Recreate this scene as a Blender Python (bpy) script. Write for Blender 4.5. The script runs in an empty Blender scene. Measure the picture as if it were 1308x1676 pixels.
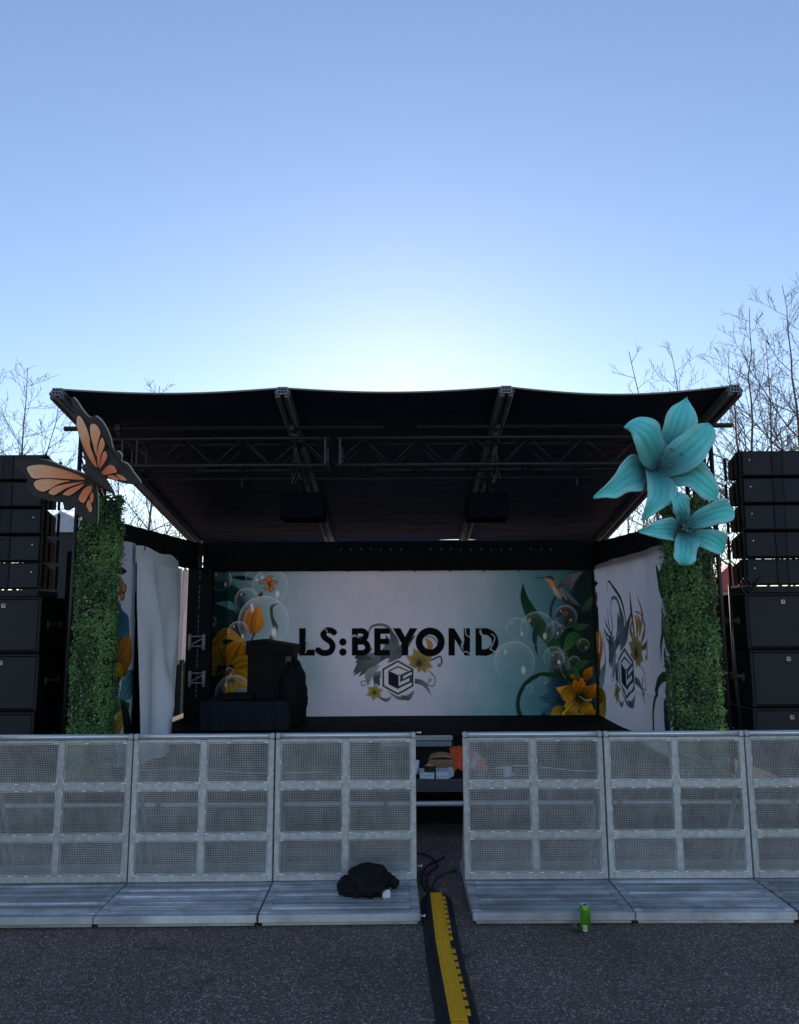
import bpy, bmesh, math, random
import numpy as np
from mathutils import Vector, Matrix, noise
PI = math.pi
S = bpy.context.scene
COL = S.collection
# ------------------------------------------------------------------ camera
F = 1250.0; W, H = 1308.0, 1676.0
PITCH = math.radians(8.5); ROLL = math.radians(0.3); CZ = 1.82
fwd = Vector((0, math.cos(PITCH), math.sin(PITCH)))
r0 = Vector((1, 0, 0)); u0 = Vector((0, -math.sin(PITCH), math.cos(PITCH)))
cr = r0*math.cos(ROLL) - u0*math.sin(ROLL)
cu = u0*math.cos(ROLL) + r0*math.sin(ROLL)
camd = bpy.data.cameras.new('camera'); cam = bpy.data.objects.new('camera', camd); COL.objects.link(cam)
camd.sensor_fit = 'VERTICAL'; camd.sensor_height = 24; camd.lens = F/H*24
camd.clip_start = 0.05; camd.clip_end = 3000
m = Matrix((cr, cu, -fwd)).transposed().to_4x4(); m.translation = Vector((0, 0, CZ)); cam.matrix_world = m
S.camera = cam
# ------------------------------------------------------------------ sky, sun, exposure
SUN_EL = math.radians(16.3); SUN_AZ = math.radians(0.4)      # sun low behind the stage, just right of the centre
w = bpy.data.worlds.new('World'); S.world = w; w.use_nodes = True
nt = w.node_tree; bg = nt.nodes['Background']
sky = nt.nodes.new('ShaderNodeTexSky'); sky.sky_type = 'NISHITA'; sky.sun_disc = False
sky.sun_elevation = SUN_EL; sky.sun_rotation = SUN_AZ
sky.air_density = 1.1; sky.dust_density = 0.085; sky.ozone_density = 3.6; sky.altitude = 50
nt.links.new(sky.outputs[0], bg.inputs[0]); bg.inputs[1].default_value = 0.15
sd = bpy.data.lights.new('sun', 'SUN'); sd.energy = 5.0; sd.angle = math.radians(0.5); sd.color = (1, .9, .78)
so = bpy.data.objects.new('sun', sd); COL.objects.link(so)
sdir = Vector((math.sin(SUN_AZ)*math.cos(SUN_EL), math.cos(SUN_AZ)*math.cos(SUN_EL), math.sin(SUN_EL)))
so.rotation_euler = sdir.to_track_quat('Z', 'Y').to_euler(); so.location = (0, 60, 30)
S.view_settings.view_transform = 'Standard'; S.view_settings.look = 'None'
S.view_settings.gamma = 1; S.view_settings.exposure = 0.54
S.view_settings.use_white_balance = True; S.view_settings.white_balance_temperature = 7300; S.view_settings.white_balance_tint = 20

# ------------------------------------------------------------------ helpers
def ray(px, py):
    return fwd + cr*((px-W/2)/F) + cu*((H/2-py)/F)
def at(px, py, Y):
    d = ray(px, py); return Vector((0, 0, CZ)) + d*(Y/d.y)
def onx(px, py, X):
    d = ray(px, py); return Vector((0, 0, CZ)) + d*(X/d.x)
def onz(px, py, z=0):
    d = ray(px, py); return Vector((0, 0, CZ)) + d*((z-CZ)/d.z)

def mat(name, col, rough=.7, metal=0, var=0.0, scale=8, bump=0, bscale=60, stretch=(1, 1, 1), col2=None, attr=None,
        spec=.5, transl=0, random_=0, sheen=0):
    M = bpy.data.materials.new(name); M.use_nodes = True
    n = M.node_tree.nodes; l = M.node_tree.links; b = n['Principled BSDF']
    b.inputs['Roughness'].default_value = rough; b.inputs['Metallic'].default_value = metal
    b.inputs['Specular IOR Level'].default_value = spec
    if sheen: b.inputs['Sheen Weight'].default_value = sheen
    tc = n.new('ShaderNodeTexCoord'); mp = n.new('ShaderNodeMapping'); mp.inputs['Scale'].default_value = stretch
    l.new(tc.outputs['Object'], mp.inputs['Vector'])
    out = None
    if attr:
        a = n.new('ShaderNodeAttribute'); a.attribute_name = attr; out = a.outputs['Color']
    if var or col2:
        t = n.new('ShaderNodeTexNoise'); t.inputs['Scale'].default_value = scale; t.inputs['Detail'].default_value = 7
        t.inputs['Roughness'].default_value = .65
        l.new(mp.outputs[0], t.inputs['Vector'])
        mr = n.new('ShaderNodeMapRange'); mr.inputs[1].default_value = .3; mr.inputs[2].default_value = .7
        l.new(t.outputs[0], mr.inputs[0])
        mx = n.new('ShaderNodeMix'); mx.data_type = 'RGBA'
        l.new(mr.outputs[0], mx.inputs[0])
        if attr:
            mx.blend_type = 'MULTIPLY'; mx.inputs[0].default_value = 1; l.remove(mx.inputs[0].links[0])
            cr_ = n.new('ShaderNodeMapRange'); cr_.inputs[1].default_value = .3; cr_.inputs[2].default_value = .7
            cr_.inputs[3].default_value = 1-var; cr_.inputs[4].default_value = 1
            l.new(t.outputs[0], cr_.inputs[0]); l.new(out, mx.inputs[6]); l.new(cr_.outputs[0], mx.inputs[7])
        else:
            c2 = col2 or tuple(c*(1-var) for c in col)
            mx.inputs[6].default_value = (*col, 1); mx.inputs[7].default_value = (*c2, 1)
        out = mx.outputs[2]
        rr = n.new('ShaderNodeMapRange'); rr.inputs[3].default_value = max(0, rough-.12); rr.inputs[4].default_value = min(1, rough+.12)
        l.new(t.outputs[0], rr.inputs[0]); l.new(rr.outputs[0], b.inputs['Roughness'])
    if random_:
        oi = n.new('ShaderNodeObjectInfo'); m2 = n.new('ShaderNodeMapRange')
        m2.inputs[3].default_value = 1-random_; m2.inputs[4].default_value = 1
        l.new(oi.outputs['Random'], m2.inputs[0])
        mm = n.new('ShaderNodeMix'); mm.data_type = 'RGBA'; mm.blend_type = 'MULTIPLY'; mm.inputs[0].default_value = 1
        if out: l.new(out, mm.inputs[6])
        else: mm.inputs[6].default_value = (*col, 1)
        l.new(m2.outputs[0], mm.inputs[7]); out = mm.outputs[2]
    if out: l.new(out, b.inputs['Base Color'])
    else: b.inputs['Base Color'].default_value = (*col, 1)
    if bump:
        t2 = n.new('ShaderNodeTexNoise'); t2.inputs['Scale'].default_value = bscale; t2.inputs['Detail'].default_value = 4
        l.new(mp.outputs[0], t2.inputs['Vector'])
        bp = n.new('ShaderNodeBump'); bp.inputs['Strength'].default_value = bump; bp.inputs['Distance'].default_value = .01
        l.new(t2.outputs[0], bp.inputs['Height']); l.new(bp.outputs[0], b.inputs['Normal'])
    if transl:
        tr = n.new('ShaderNodeBsdfTranslucent'); ms = n.new('ShaderNodeMixShader'); ms.inputs[0].default_value = transl
        if out: l.new(out, tr.inputs[0])
        else: tr.inputs[0].default_value = (*col, 1)
        l.new(b.outputs[0], ms.inputs[1]); l.new(tr.outputs[0], ms.inputs[2]); l.new(ms.outputs[0], n['Material Output'].inputs[0])
    return M

def wloc(o):
    v = Vector((0, 0, 0))
    while o is not None: v = v + o.location; o = o.parent
    return v

class MB:
    def __init__(s): s.v = []; s.f = []; s.mi = []; s.cur = 0; s.smooth = False
    def add(s, vs, fs, mi=None):
        k = len(s.v); s.v += [tuple(p) for p in vs]
        s.f += [tuple(i+k for i in f) for f in fs]; s.mi += [s.cur if mi is None else mi]*len(fs)
    def box(s, x0, x1, y0, y1, z0, z1, mi=None, M=None):
        vs = [Vector((x, y, z)) for z in (z0, z1) for y in (y0, y1) for x in (x0, x1)]
        if M: vs = [M @ p for p in vs]
        s.add(vs, [(0, 2, 3, 1), (4, 5, 7, 6), (0, 1, 5, 4), (2, 6, 7, 3), (0, 4, 6, 2), (1, 3, 7, 5)], mi)
    def bbox(s, x0, x1, y0, y1, z0, z1, b=.004, mi=None):      # bevelled box
        bm = bmesh.new(); bmesh.ops.create_cube(bm, size=1)
        for v in bm.verts:
            v.co = Vector(((x0+x1)/2+v.co.x*(x1-x0), (y0+y1)/2+v.co.y*(y1-y0), (z0+z1)/2+v.co.z*(z1-z0)))
        bmesh.ops.bevel(bm, geom=bm.edges[:], offset=b, segments=1, affect='EDGES')
        bm.verts.index_update(); s.add([v.co.copy() for v in bm.verts], [[v.index for v in f.verts] for f in bm.faces], mi); bm.free()
    def tube(s, pts, r, n=8, mi=None, caps=True):
        pts = [Vector(p) for p in pts]; rs = r if isinstance(r, (list, tuple)) else [r]*len(pts)
        vs = []; fs = []; N = len(pts); pu = None
        for i, p in enumerate(pts):
            t = (pts[min(i+1, N-1)] - pts[max(i-1, 0)])
            if t.length < 1e-9: t = Vector((0, 0, 1))
            t.normalize()
            if pu is None: pu = t.orthogonal().normalized()
            else:
                pu = pu - t*pu.dot(t)
                if pu.length < 1e-6: pu = t.orthogonal()
                pu.normalize()
            q = t.cross(pu)
            for k in range(n):
                a = 2*PI*k/n; vs.append(p + (pu*math.cos(a)+q*math.sin(a))*rs[i])
        for i in range(N-1):
            for k in range(n):
                a = i*n+k; b = i*n+(k+1) % n; fs.append((a, b, b+n, a+n))
        if caps: fs += [tuple(range(n))[::-1], tuple(range((N-1)*n, N*n))]
        s.add(vs, fs, mi)
    def lathe(s, c, prof, n=20, mi=None, axis='z'):
        vs = []; fs = []
        for (r, z) in prof:
            for k in range(n):
                a = 2*PI*k/n
                o = Vector((r*math.cos(a), r*math.sin(a), z)) if axis == 'z' else Vector((r*math.cos(a), z, r*math.sin(a)))
                vs.append(Vector(c)+o)
        for i in range(len(prof)-1):
            for k in range(n):
                a = i*n+k; b = i*n+(k+1) % n; fs.append((a, b, b+n, a+n))
        s.add(vs, fs, mi)
    def grid(s, fn, nu, nv, mi=None):
        vs = [fn(i/nu, j/nv) for j in range(nv+1) for i in range(nu+1)]
        fs = [(j*(nu+1)+i, j*(nu+1)+i+1, (j+1)*(nu+1)+i+1, (j+1)*(nu+1)+i) for j in range(nv) for i in range(nu)]
        s.add(vs, fs, mi)
    def prism(s, loop, d, mi=None, mi_side=None):             # loop of Vectors extruded by vector d
        n = len(loop); loop = [Vector(p) for p in loop]
        vs = loop+[p+d for p in loop]
        s.add(vs, [tuple(range(n)), tuple(range(2*n-1, n-1, -1))], mi)
        k = len(s.v)-2*n
        s.f += [tuple(k+i for i in (a, a+n, (a+1) % n+n, (a+1) % n)) for a in range(n)]
        s.mi += [(mi_side if mi_side is not None else (mi or 0))]*n
    def build(s, name, mats, parent=None, smooth=False, local=False, recalc=True):
        me = bpy.data.meshes.new(name)
        mats = mats if isinstance(mats, (list, tuple)) else [mats]
        o = bpy.data.objects.new(name, me); COL.objects.link(o)
        if parent is not None: off = Vector((0, 0, 0)) if local else wloc(parent); o.parent = parent
        elif local: off = Vector((0, 0, 0))
        else:
            a = np.array([tuple(p) for p in s.v]); mn = a.min(0); mx = a.max(0)
            off = Vector(((mn[0]+mx[0])/2, (mn[1]+mx[1])/2, mn[2])); o.location = off
        me.from_pydata([(p[0]-off.x, p[1]-off.y, p[2]-off.z) for p in s.v], [], s.f)
        for M_ in mats: me.materials.append(M_)
        me.polygons.foreach_set('material_index', s.mi)
        if smooth: me.polygons.foreach_set('use_smooth', [True]*len(s.f))
        if recalc:
            bm = bmesh.new(); bm.from_mesh(me); bmesh.ops.recalc_face_normals(bm, faces=bm.faces[:]); bm.to_mesh(me); bm.free()
        me.update(); return o

def tag(o, label=None, cat=None, group=None, kind=None):
    if label: o['label'] = label
    if cat: o['category'] = cat
    if group: o['group'] = group
    if kind: o['kind'] = kind
    return o
def empty(name, loc, label, cat, group=None):
    o = bpy.data.objects.new(name, None); COL.objects.link(o); o.location = loc; o.empty_display_size = .1
    return tag(o, label, cat, group)
def copy_tree(o, parent=None):
    c = o.copy(); COL.objects.link(c); c.parent = parent
    for ch in list(o.children): copy_tree(ch, c)
    return c
def crom(pts, n=8, closed=False):
    pts = [np.array(p, float) for p in pts]; N = len(pts); out = []
    rng = range(N) if closed else range(N-1)
    for i in rng:
        if closed: p0, p1, p2, p3 = pts[(i-1) % N], pts[i], pts[(i+1) % N], pts[(i+2) % N]
        else: p0, p1, p2, p3 = pts[max(i-1, 0)], pts[i], pts[i+1], pts[min(i+2, N-1)]
        for k in range(n):
            t = k/n
            out.append(.5*((2*p1)+(-p0+p2)*t+(2*p0-5*p1+4*p2-p3)*t*t+(-p0+3*p1-3*p2+p3)*t**3))
    if not closed: out.append(pts[-1])
    return out

# ------------------------------------------------------------------ materials
BLACKCLOTH = mat('black_cloth', (.012, .013, .016), .9, var=.3, bump=.3, bscale=30, spec=.15)
CANOPY = mat('canopy_fabric', (.002, .010, .036), .75, var=.3, scale=5, bump=.3, bscale=12, stretch=(.35, 3, 1), spec=.4)
ALU = mat('alloy_rail', (.40, .41, .44), .6, .25, var=.5, scale=14, stretch=(6, .5, 3), spec=.2)
ALUD = mat('dull_alloy', (.22, .22, .23), .5, .6, var=.3, scale=20)
BLACKMETAL = mat('black_metal', (.02, .021, .024), .45, .2, var=.3)
GALV = mat('galvanised_frame', (.66, .67, .67), .5, .35, var=.38, scale=24, bump=.2, bscale=90, random_=.2)
GALVMESH = mat('galvanised_mesh', (.54, .54, .53), .5, .3, var=.5, scale=6, random_=.2)
RAIL = mat('bright_rail', (.72, .74, .76), .3, .7, var=.15, scale=20, stretch=(.4, 4, 4))
WELD = mat('weld_marks', (.95, .96, .97), .35, .2)

# asphalt
def asphalt():
    M = bpy.data.materials.new('asphalt'); M.use_nodes = True; n = M.node_tree.nodes; l = M.node_tree.links; b = n['Principled BSDF']
    tc = n.new('ShaderNodeTexCoord')
    v = n.new('ShaderNodeTexVoronoi'); v.inputs['Scale'].default_value = 135; l.new(tc.outputs['Object'], v.inputs['Vector'])
    sx = n.new('ShaderNodeSeparateColor'); l.new(v.outputs['Color'], sx.inputs[0])
    rp = n.new('ShaderNodeValToRGB'); e = rp.color_ramp.elements
    e[0].position = 0; e[0].color = (.106, .067, .056, 1); e[1].position = 1; e[1].color = (.68, .55, .48, 1)
    for p, c in ((.45, (.148, .095, .080, 1)), (.72, (.200, .134, .113, 1)), (.90, (.30, .225, .19, 1))):
        q = e.new(p); q.color = c
    l.new(sx.outputs[0], rp.inputs[0])
    t = n.new('ShaderNodeTexNoise'); t.inputs['Scale'].default_value = 1.3; t.inputs['Detail'].default_value = 8; l.new(tc.outputs['Object'], t.inputs['Vector'])
    mr = n.new('ShaderNodeMapRange'); mr.inputs[1].default_value = .3; mr.inputs[2].default_value = .7; mr.inputs[3].default_value = .72; mr.inputs[4].default_value = 1.14
    l.new(t.outputs[0], mr.inputs[0])
    # dark stains and hairline cracks
    t3 = n.new('ShaderNodeTexNoise'); t3.inputs['Scale'].default_value = 2.6; t3.inputs['Detail'].default_value = 3; l.new(tc.outputs['Object'], t3.inputs['Vector'])
    m3 = n.new('ShaderNodeMapRange'); m3.inputs[1].default_value = .62; m3.inputs[2].default_value = .74; m3.inputs[3].default_value = 1; m3.inputs[4].default_value = .68; l.new(t3.outputs[0], m3.inputs[0])
    wv = n.new('ShaderNodeTexVoronoi'); wv.feature = 'DISTANCE_TO_EDGE'; wv.inputs['Scale'].default_value = .33
    dn = n.new('ShaderNodeTexNoise'); dn.inputs['Scale'].default_value = 3; dn.inputs['Detail'].default_value = 6; l.new(tc.outputs['Object'], dn.inputs['Vector'])
    vm = n.new('ShaderNodeVectorMath'); vm.operation = 'MULTIPLY_ADD'; vm.inputs[1].default_value = (.5, .5, .5); l.new(dn.outputs['Color'], vm.inputs[0]); l.new(tc.outputs['Object'], vm.inputs[2]); l.new(vm.outputs[0], wv.inputs['Vector'])
    m4 = n.new('ShaderNodeMapRange'); m4.inputs[1].default_value = .0; m4.inputs[2].default_value = .004; m4.inputs[3].default_value = .55; m4.inputs[4].default_value = 1; l.new(wv.outputs['Distance'], m4.inputs[0])
    q1 = n.new('ShaderNodeMath'); q1.operation = 'MULTIPLY'; l.new(mr.outputs[0], q1.inputs[0]); l.new(m3.outputs[0], q1.inputs[1])
    q2 = n.new('ShaderNodeMath'); q2.operation = 'MULTIPLY'; l.new(q1.outputs[0], q2.inputs[0]); l.new(m4.outputs[0], q2.inputs[1])
    mx = n.new('ShaderNodeMix'); mx.data_type = 'RGBA'; mx.blend_type = 'MULTIPLY'; mx.inputs[0].default_value = 1
    l.new(rp.outputs[0], mx.inputs[6]); l.new(q2.outputs[0], mx.inputs[7]); l.new(mx.outputs[2], b.inputs['Base Color'])
    b.inputs['Roughness'].default_value = .75; b.inputs['Specular IOR Level'].default_value = .35
    bp = n.new('ShaderNodeBump'); bp.inputs['Strength'].default_value = .9; bp.inputs['Distance'].default_value = .006; bp.invert = True
    l.new(v.outputs['Distance'], bp.inputs['Height'])
    t2 = n.new('ShaderNodeTexNoise'); t2.inputs['Scale'].default_value = 60; l.new(tc.outputs['Object'], t2.inputs['Vector'])
    b2 = n.new('ShaderNodeBump'); b2.inputs['Strength'].default_value = .6; b2.inputs['Distance'].default_value = .01
    l.new(t2.outputs[0], b2.inputs['Height']); l.new(b2.outputs[0], bp.inputs['Normal']); l.new(bp.outputs[0], b.inputs['Normal'])
    return M
g = MB(); g.add([(-900, -900, 0), (900, -900, 0), (900, 900, 0), (-900, 900, 0)], [(0, 1, 2, 3)])
tag(g.build('ground', asphalt(), local=True), kind='structure')

# ------------------------------------------------------------------ canvas painter (printed banners)
def lin(c):
    c = np.asarray(c, float); return np.where(c <= .04045, c/12.92, ((c+.055)/1.055)**2.4)
class Canvas:
    def __init__(s, x0, x1, z0, z1, nx, nz):
        s.x0, s.x1, s.z0, s.z1 = x0, x1, z0, z1; s.nx, s.nz = nx, nz
        s.X, s.Z = np.meshgrid(np.linspace(x0, x1, nx), np.linspace(z0, z1, nz)); s.A = np.zeros((nz, nx, 3)); s.px = (x1-x0)/nx
        s.conv = lambda p: p
    def win(s, P, pad):
        a = P.min(0)-pad; b = P.max(0)+pad
        i0 = int(np.clip((a[0]-s.x0)/(s.x1-s.x0)*s.nx, 0, s.nx)); i1 = int(np.clip((b[0]-s.x0)/(s.x1-s.x0)*s.nx+2, 0, s.nx))
        j0 = int(np.clip((a[1]-s.z0)/(s.z1-s.z0)*s.nz, 0, s.nz)); j1 = int(np.clip((b[1]-s.z0)/(s.z1-s.z0)*s.nz+2, 0, s.nz))
        return slice(j0, j1), slice(i0, i1)
    def mix(s, sl, c, a):
        A = s.A[sl]; s.A[sl] = A*(1-a[..., None]) + c*a[..., None]
    def stroke(s, pts, wd, c0, c1=None, alpha=1, n=8, cap=True, vein=0, edge=None, smooth=True, soft=1.0):
        P = np.array([s.conv(p) for p in pts]); wd = np.array(wd if isinstance(wd, (list, tuple)) else [wd]*len(P), float)
        Q = np.array(crom(np.c_[P, wd], n)) if smooth and len(P) > 2 else np.c_[P, wd]
        Wd = np.maximum(Q[:, 2], 0); P = Q[:, :2]
        sl = s.win(P, Wd.max()+2*s.px); X = s.X[sl]; Z = s.Z[sl]
        if X.size == 0: return
        best = np.full(X.shape, 1e9); T = np.zeros(X.shape); SD = np.zeros(X.shape); WW = np.ones(X.shape)*1e-6; N = len(P)-1
        for i in range(N):
            a = P[i]; d = P[i+1]-a; L = (d**2).sum()
            if L < 1e-14: continue
            t = ((X-a[0])*d[0]+(Z-a[1])*d[1])/L; tc = np.clip(t, 0, 1)
            dx = X-a[0]-tc*d[0]; dz = Z-a[1]-tc*d[1]; D = np.hypot(dx, dz)
            if not cap:
                eps = s.px*.5/math.sqrt(L)
                if i == 0: D = np.where(t < -eps, 1e6, D)
                if i == N-1: D = np.where(t > 1+eps, 1e6, D)
            m_ = D < best; best = np.where(m_, D, best); T = np.where(m_, (i+tc)/N, T)
            SD = np.where(m_, (d[0]*dz-d[1]*dx)/math.sqrt(L), SD); WW = np.where(m_, Wd[i]+(Wd[i+1]-Wd[i])*tc, WW)
        al = np.clip((WW-best)/(s.px*soft)+.5, 0, 1)*alpha
        al = np.where(WW <= 1e-5, 0, al)
        c0 = lin(c0); c1 = c0 if c1 is None else lin(c1)
        C = c0+(c1-c0)*T[..., None]
        q = SD/np.maximum(WW, 1e-5)
        if edge is not None: C = C+(lin(edge)-C)*(np.abs(q)**2.5)[..., None].clip(0, 1)
        if vein: C = C*(1-vein*(.5+.5*np.cos(q*11+2*T))*(1-.3*T))[..., None]*(1-vein*.9*np.exp(-(q/.09)**2))[..., None]
        s.mix(sl, C, al)
    def poly(s, pts, c, alpha=1, c1=None):
        P = np.array([s.conv(p) for p in pts]); sl = s.win(P, 2*s.px); X = s.X[sl]; Z = s.Z[sl]
        ins = np.zeros(X.shape, bool); D = np.full(X.shape, 1e9)
        for i in range(len(P)):
            a = P[i]; b = P[(i+1) % len(P)]; d = b-a; L = max((d**2).sum(), 1e-14)
            t = np.clip(((X-a[0])*d[0]+(Z-a[1])*d[1])/L, 0, 1); D = np.minimum(D, np.hypot(X-a[0]-t*d[0], Z-a[1]-t*d[1]))
            if abs(b[1]-a[1]) > 1e-12:
                ins ^= ((a[1] > Z) != (b[1] > Z)) & (X < (b[0]-a[0])*(Z-a[1])/(b[1]-a[1])+a[0])
        sd_ = np.where(ins, D, -D); al = np.clip(sd_/s.px+.5, 0, 1)*alpha
        C = lin(c)*np.ones(X.shape+(3,))
        if c1 is not None:
            t = ((Z-P[:, 1].min())/max(np.ptp(P[:, 1]), 1e-6))[..., None]; C = lin(c)*(1-t)+lin(c1)*t
        s.mix(sl, C, al)
    def blob(s, p, rx, rz, c, alpha=1, power=1):
        c_ = s.conv(p); P = np.array([[c_[0]-rx*2.2, c_[1]-rz*2.2], [c_[0]+rx*2.2, c_[1]+rz*2.2]]); sl = s.win(P, 0)
        d = ((s.X[sl]-c_[0])/rx)**2+((s.Z[sl]-c_[1])/rz)**2
        s.mix(sl, lin(c)*np.ones(d.shape+(3,)), alpha*np.exp(-d**power))
    def disc(s, p, r, c, alpha=1): s.stroke([p, p+np.array([.01, 0]) if isinstance(p, np.ndarray) else (p[0]+.01, p[1])], r, c, alpha=alpha, smooth=False)
    def bubble(s, p, r, k=1.0):
        c_ = np.array(s.conv(p)); R = r
        P = np.array([c_-R*1.1, c_+R*1.1]); sl = s.win(P, 0); d = np.hypot(s.X[sl]-c_[0], s.Z[sl]-c_[1])/R
        a = np.where(d < 1, .03+.30*d**6, 0)+.40*np.exp(-((d-1)/.022)**2)
        up = np.clip((s.Z[sl]-c_[1])/R*.5+.6, .25, 1.1)
        s.mix(sl, lin((.86, .92, .97))*np.ones(d.shape+(3,)), np.clip(a*up*k, 0, .85))
        for (ox, oz, q, al) in ((.42, -.42, .11, .85), (-.45, .5, .07, .6)):
            dd = ((s.X[sl]-c_[0]-ox*R)/(q*R))**2+((s.Z[sl]-c_[1]-oz*R)/(q*1.8*R))**2
            s.mix(sl, lin((.95, .97, 1))*np.ones(d.shape+(3,)), al*k*np.exp(-dd**2))
def fbm(X, Z, seed, sc=1.0):
    r = np.random.RandomState(seed); o = np.zeros_like(X)
    for k in range(14):
        f = sc*(.8+k*.45); a = r.rand()*2*PI; ph = r.rand()*6.28
        o += np.sin((X*math.cos(a)+Z*math.sin(a))*f+ph+1.5*np.sin((X*math.sin(a)-Z*math.cos(a))*f*.6+ph*2))/(1+k*.5)
    return o/3.2

CLOTHW = (.79, .80, .90); TEAL = (.36, .62, .68); DTEAL = (.10, .30, .36); DGREEN = (.08, .22, .16); GREEN = (.20, .42, .27)
ORANGE = (.86, .50, .12); YELLOW = (.86, .68, .20); BROWN = (.36, .20, .08); INK = (.05, .055, .065); SLATE = (.25, .31, .36)

def logo_art(c, T, g=1.0, metric=1.0):
    """flowers, scroll leaves and the hexagon emblem; T maps emblem units (zoomed tracing) to canvas"""
    def st(pts, wd, *a, **k):
        wd = [q*metric for q in wd] if isinstance(wd, (list, tuple)) else wd*metric
        c.stroke([T(*p) for p in pts], wd, *a, **k)
    G = (.46, .51, .54); G2 = (.25, .30, .34)
    st([(480, 120), (500, 60), (560, 45), (610, 70), (650, 150)], [2, 6, 8, 10, 4], G2, G)
    st([(650, 250), (640, 150), (615, 80)], [6, 26, 3], G, G2, vein=.3)
    for q in ((395, 330, 520, 215), (400, 345, 560, 225), (430, 350, 575, 240), (415, 305, 500, 190), (410, 270, 500, 235)):
        st([(q[0], q[1]), ((q[0]+q[2])/2-8, (q[1]+q[3])/2-6), (q[2], q[3])], [3, 22, 8], G2, G, vein=.3)
    st([(410, 240), (440, 235), (500, 250)], [8, 26, 6], G2, (.3, .36, .4), vein=.3)
    st([(480, 400), (490, 340), (545, 290)], [5, 26, 6], G, (.6, .66, .66), vein=.3)
    st([(520, 400), (530, 350), (560, 325)], [4, 18, 5], G2, G)
    st([(560, 260), (590, 215), (680, 195)], [4, 34, 6], G2, G, vein=.4)
    st([(600, 270), (660, 215), (760, 110)], [3, 30, 3], G, G2, vein=.4)
    st([(560, 215), (600, 175), (590, 110)], [4, 24, 3], (.5, .58, .62), G2, vein=.3)
    st([(820, 120), (850, 165), (840, 205)], [3, 18, 5], (.72, .55, .30), (.5, .42, .25))
    st([(805, 110), (870, 125), (900, 180), (880, 220)], 3, G2)
    st([(780, 290), (860, 255), (910, 235), (920, 270), (905, 292)], [3, 5, 5, 5, 3], G2); c.blob(T(905, 288), 11*metric, 11*metric, (.4, .38, .2), .9, 2)
    for a, L, wv in ((200, 95, 22), (155, 90, 26), (115, 95, 26), (75, 80, 24), (30, 85, 26), (-20, 80, 24), (-60, 70, 20), (-100, 60, 18)):
        cx, cy = 790, 272; dx = math.cos(math.radians(a)); dy = -math.sin(math.radians(a))
        st([(cx, cy), (cx+dx*L*.5+4, cy+dy*L*.5), (cx+dx*L, cy+dy*L)], [8, wv, 2], (.42, .36, .2), (.70, .64, .42), vein=.35)
    c.blob(T(785, 275), 18*metric, 22*metric, (.2, .19, .15), .9, 2)
    st([(745, 380), (810, 395), (860, 468)], [14, 14, 1], G2, G)
    st([(840, 320), (880, 360), (870, 410), (835, 400), (850, 380)], 3, (.35, .36, .33)); c.blob(T(850, 372), 10*metric, 9*metric, (.6, .35, .25), .9)
    st([(470, 380), (440, 385), (450, 410), (465, 400)], 2.5, G2)
    for a in range(20, 380, 60):
        cx, cy = 520, 448; dx = math.cos(math.radians(a)); dy = -math.sin(math.radians(a))
        st([(cx, cy), (cx+dx*25, cy+dy*25), (cx+dx*54, cy+dy*50)], [6, 17, 2], (.45, .42, .22), (.72, .68, .44), vein=.3)
    c.blob(T(520, 448), 12*metric, 12*metric, (.22, .22, .12), .9, 2)
    st([(550, 480), (590, 495), (618, 475)], [4, 10, 3], G2, G); st([(680, 470), (720, 480), (755, 440)], [4, 16, 3], G2, G, vein=.3)
    st([(600, 440), (660, 480), (720, 490)], [3, 10, 3], G, G2); st([(545, 400), (535, 370), (552, 350)], [8, 18, 6], G2)
    # emblem: hexagon ring with a cube whose right face carries the letter
    def hexa(cx, cy, rx, ry): return [T(cx+rx*sx, cy+ry*sy) for sx, sy in ((0, -1), (1, -.5), (1, .5), (0, 1), (-1, .5), (-1, -.5))]
    c.poly(hexa(659, 360, 100, 112), (.80, .81, .86)); c.poly(hexa(659, 360, 93, 104), (.20, .24, .28)); c.poly(hexa(659, 360, 82, 91), (.80, .81, .86))
    c.poly([T(*p) for p in ((602, 318), (659, 345), (659, 428), (602, 400))], (.12, .15, .18))
    c.poly([T(*p) for p in ((602, 318), (659, 290), (724, 318), (716, 322), (659, 300), (612, 322))], (.20, .24, .28))
    SD_ = (.20, .24, .28)
    for q in (((672, 345), (742, 312), (742, 326), (690, 352), (690, 380), (672, 388)),
              ((690, 368), (742, 340), (742, 388), (672, 420), (659, 428), (659, 412), (728, 380), (728, 362), (690, 380)),
              ((659, 345), (672, 339), (672, 345), (664, 349), (664, 424), (659, 428))):
        c.poly([T(*p) for p in q], SD_)

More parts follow.
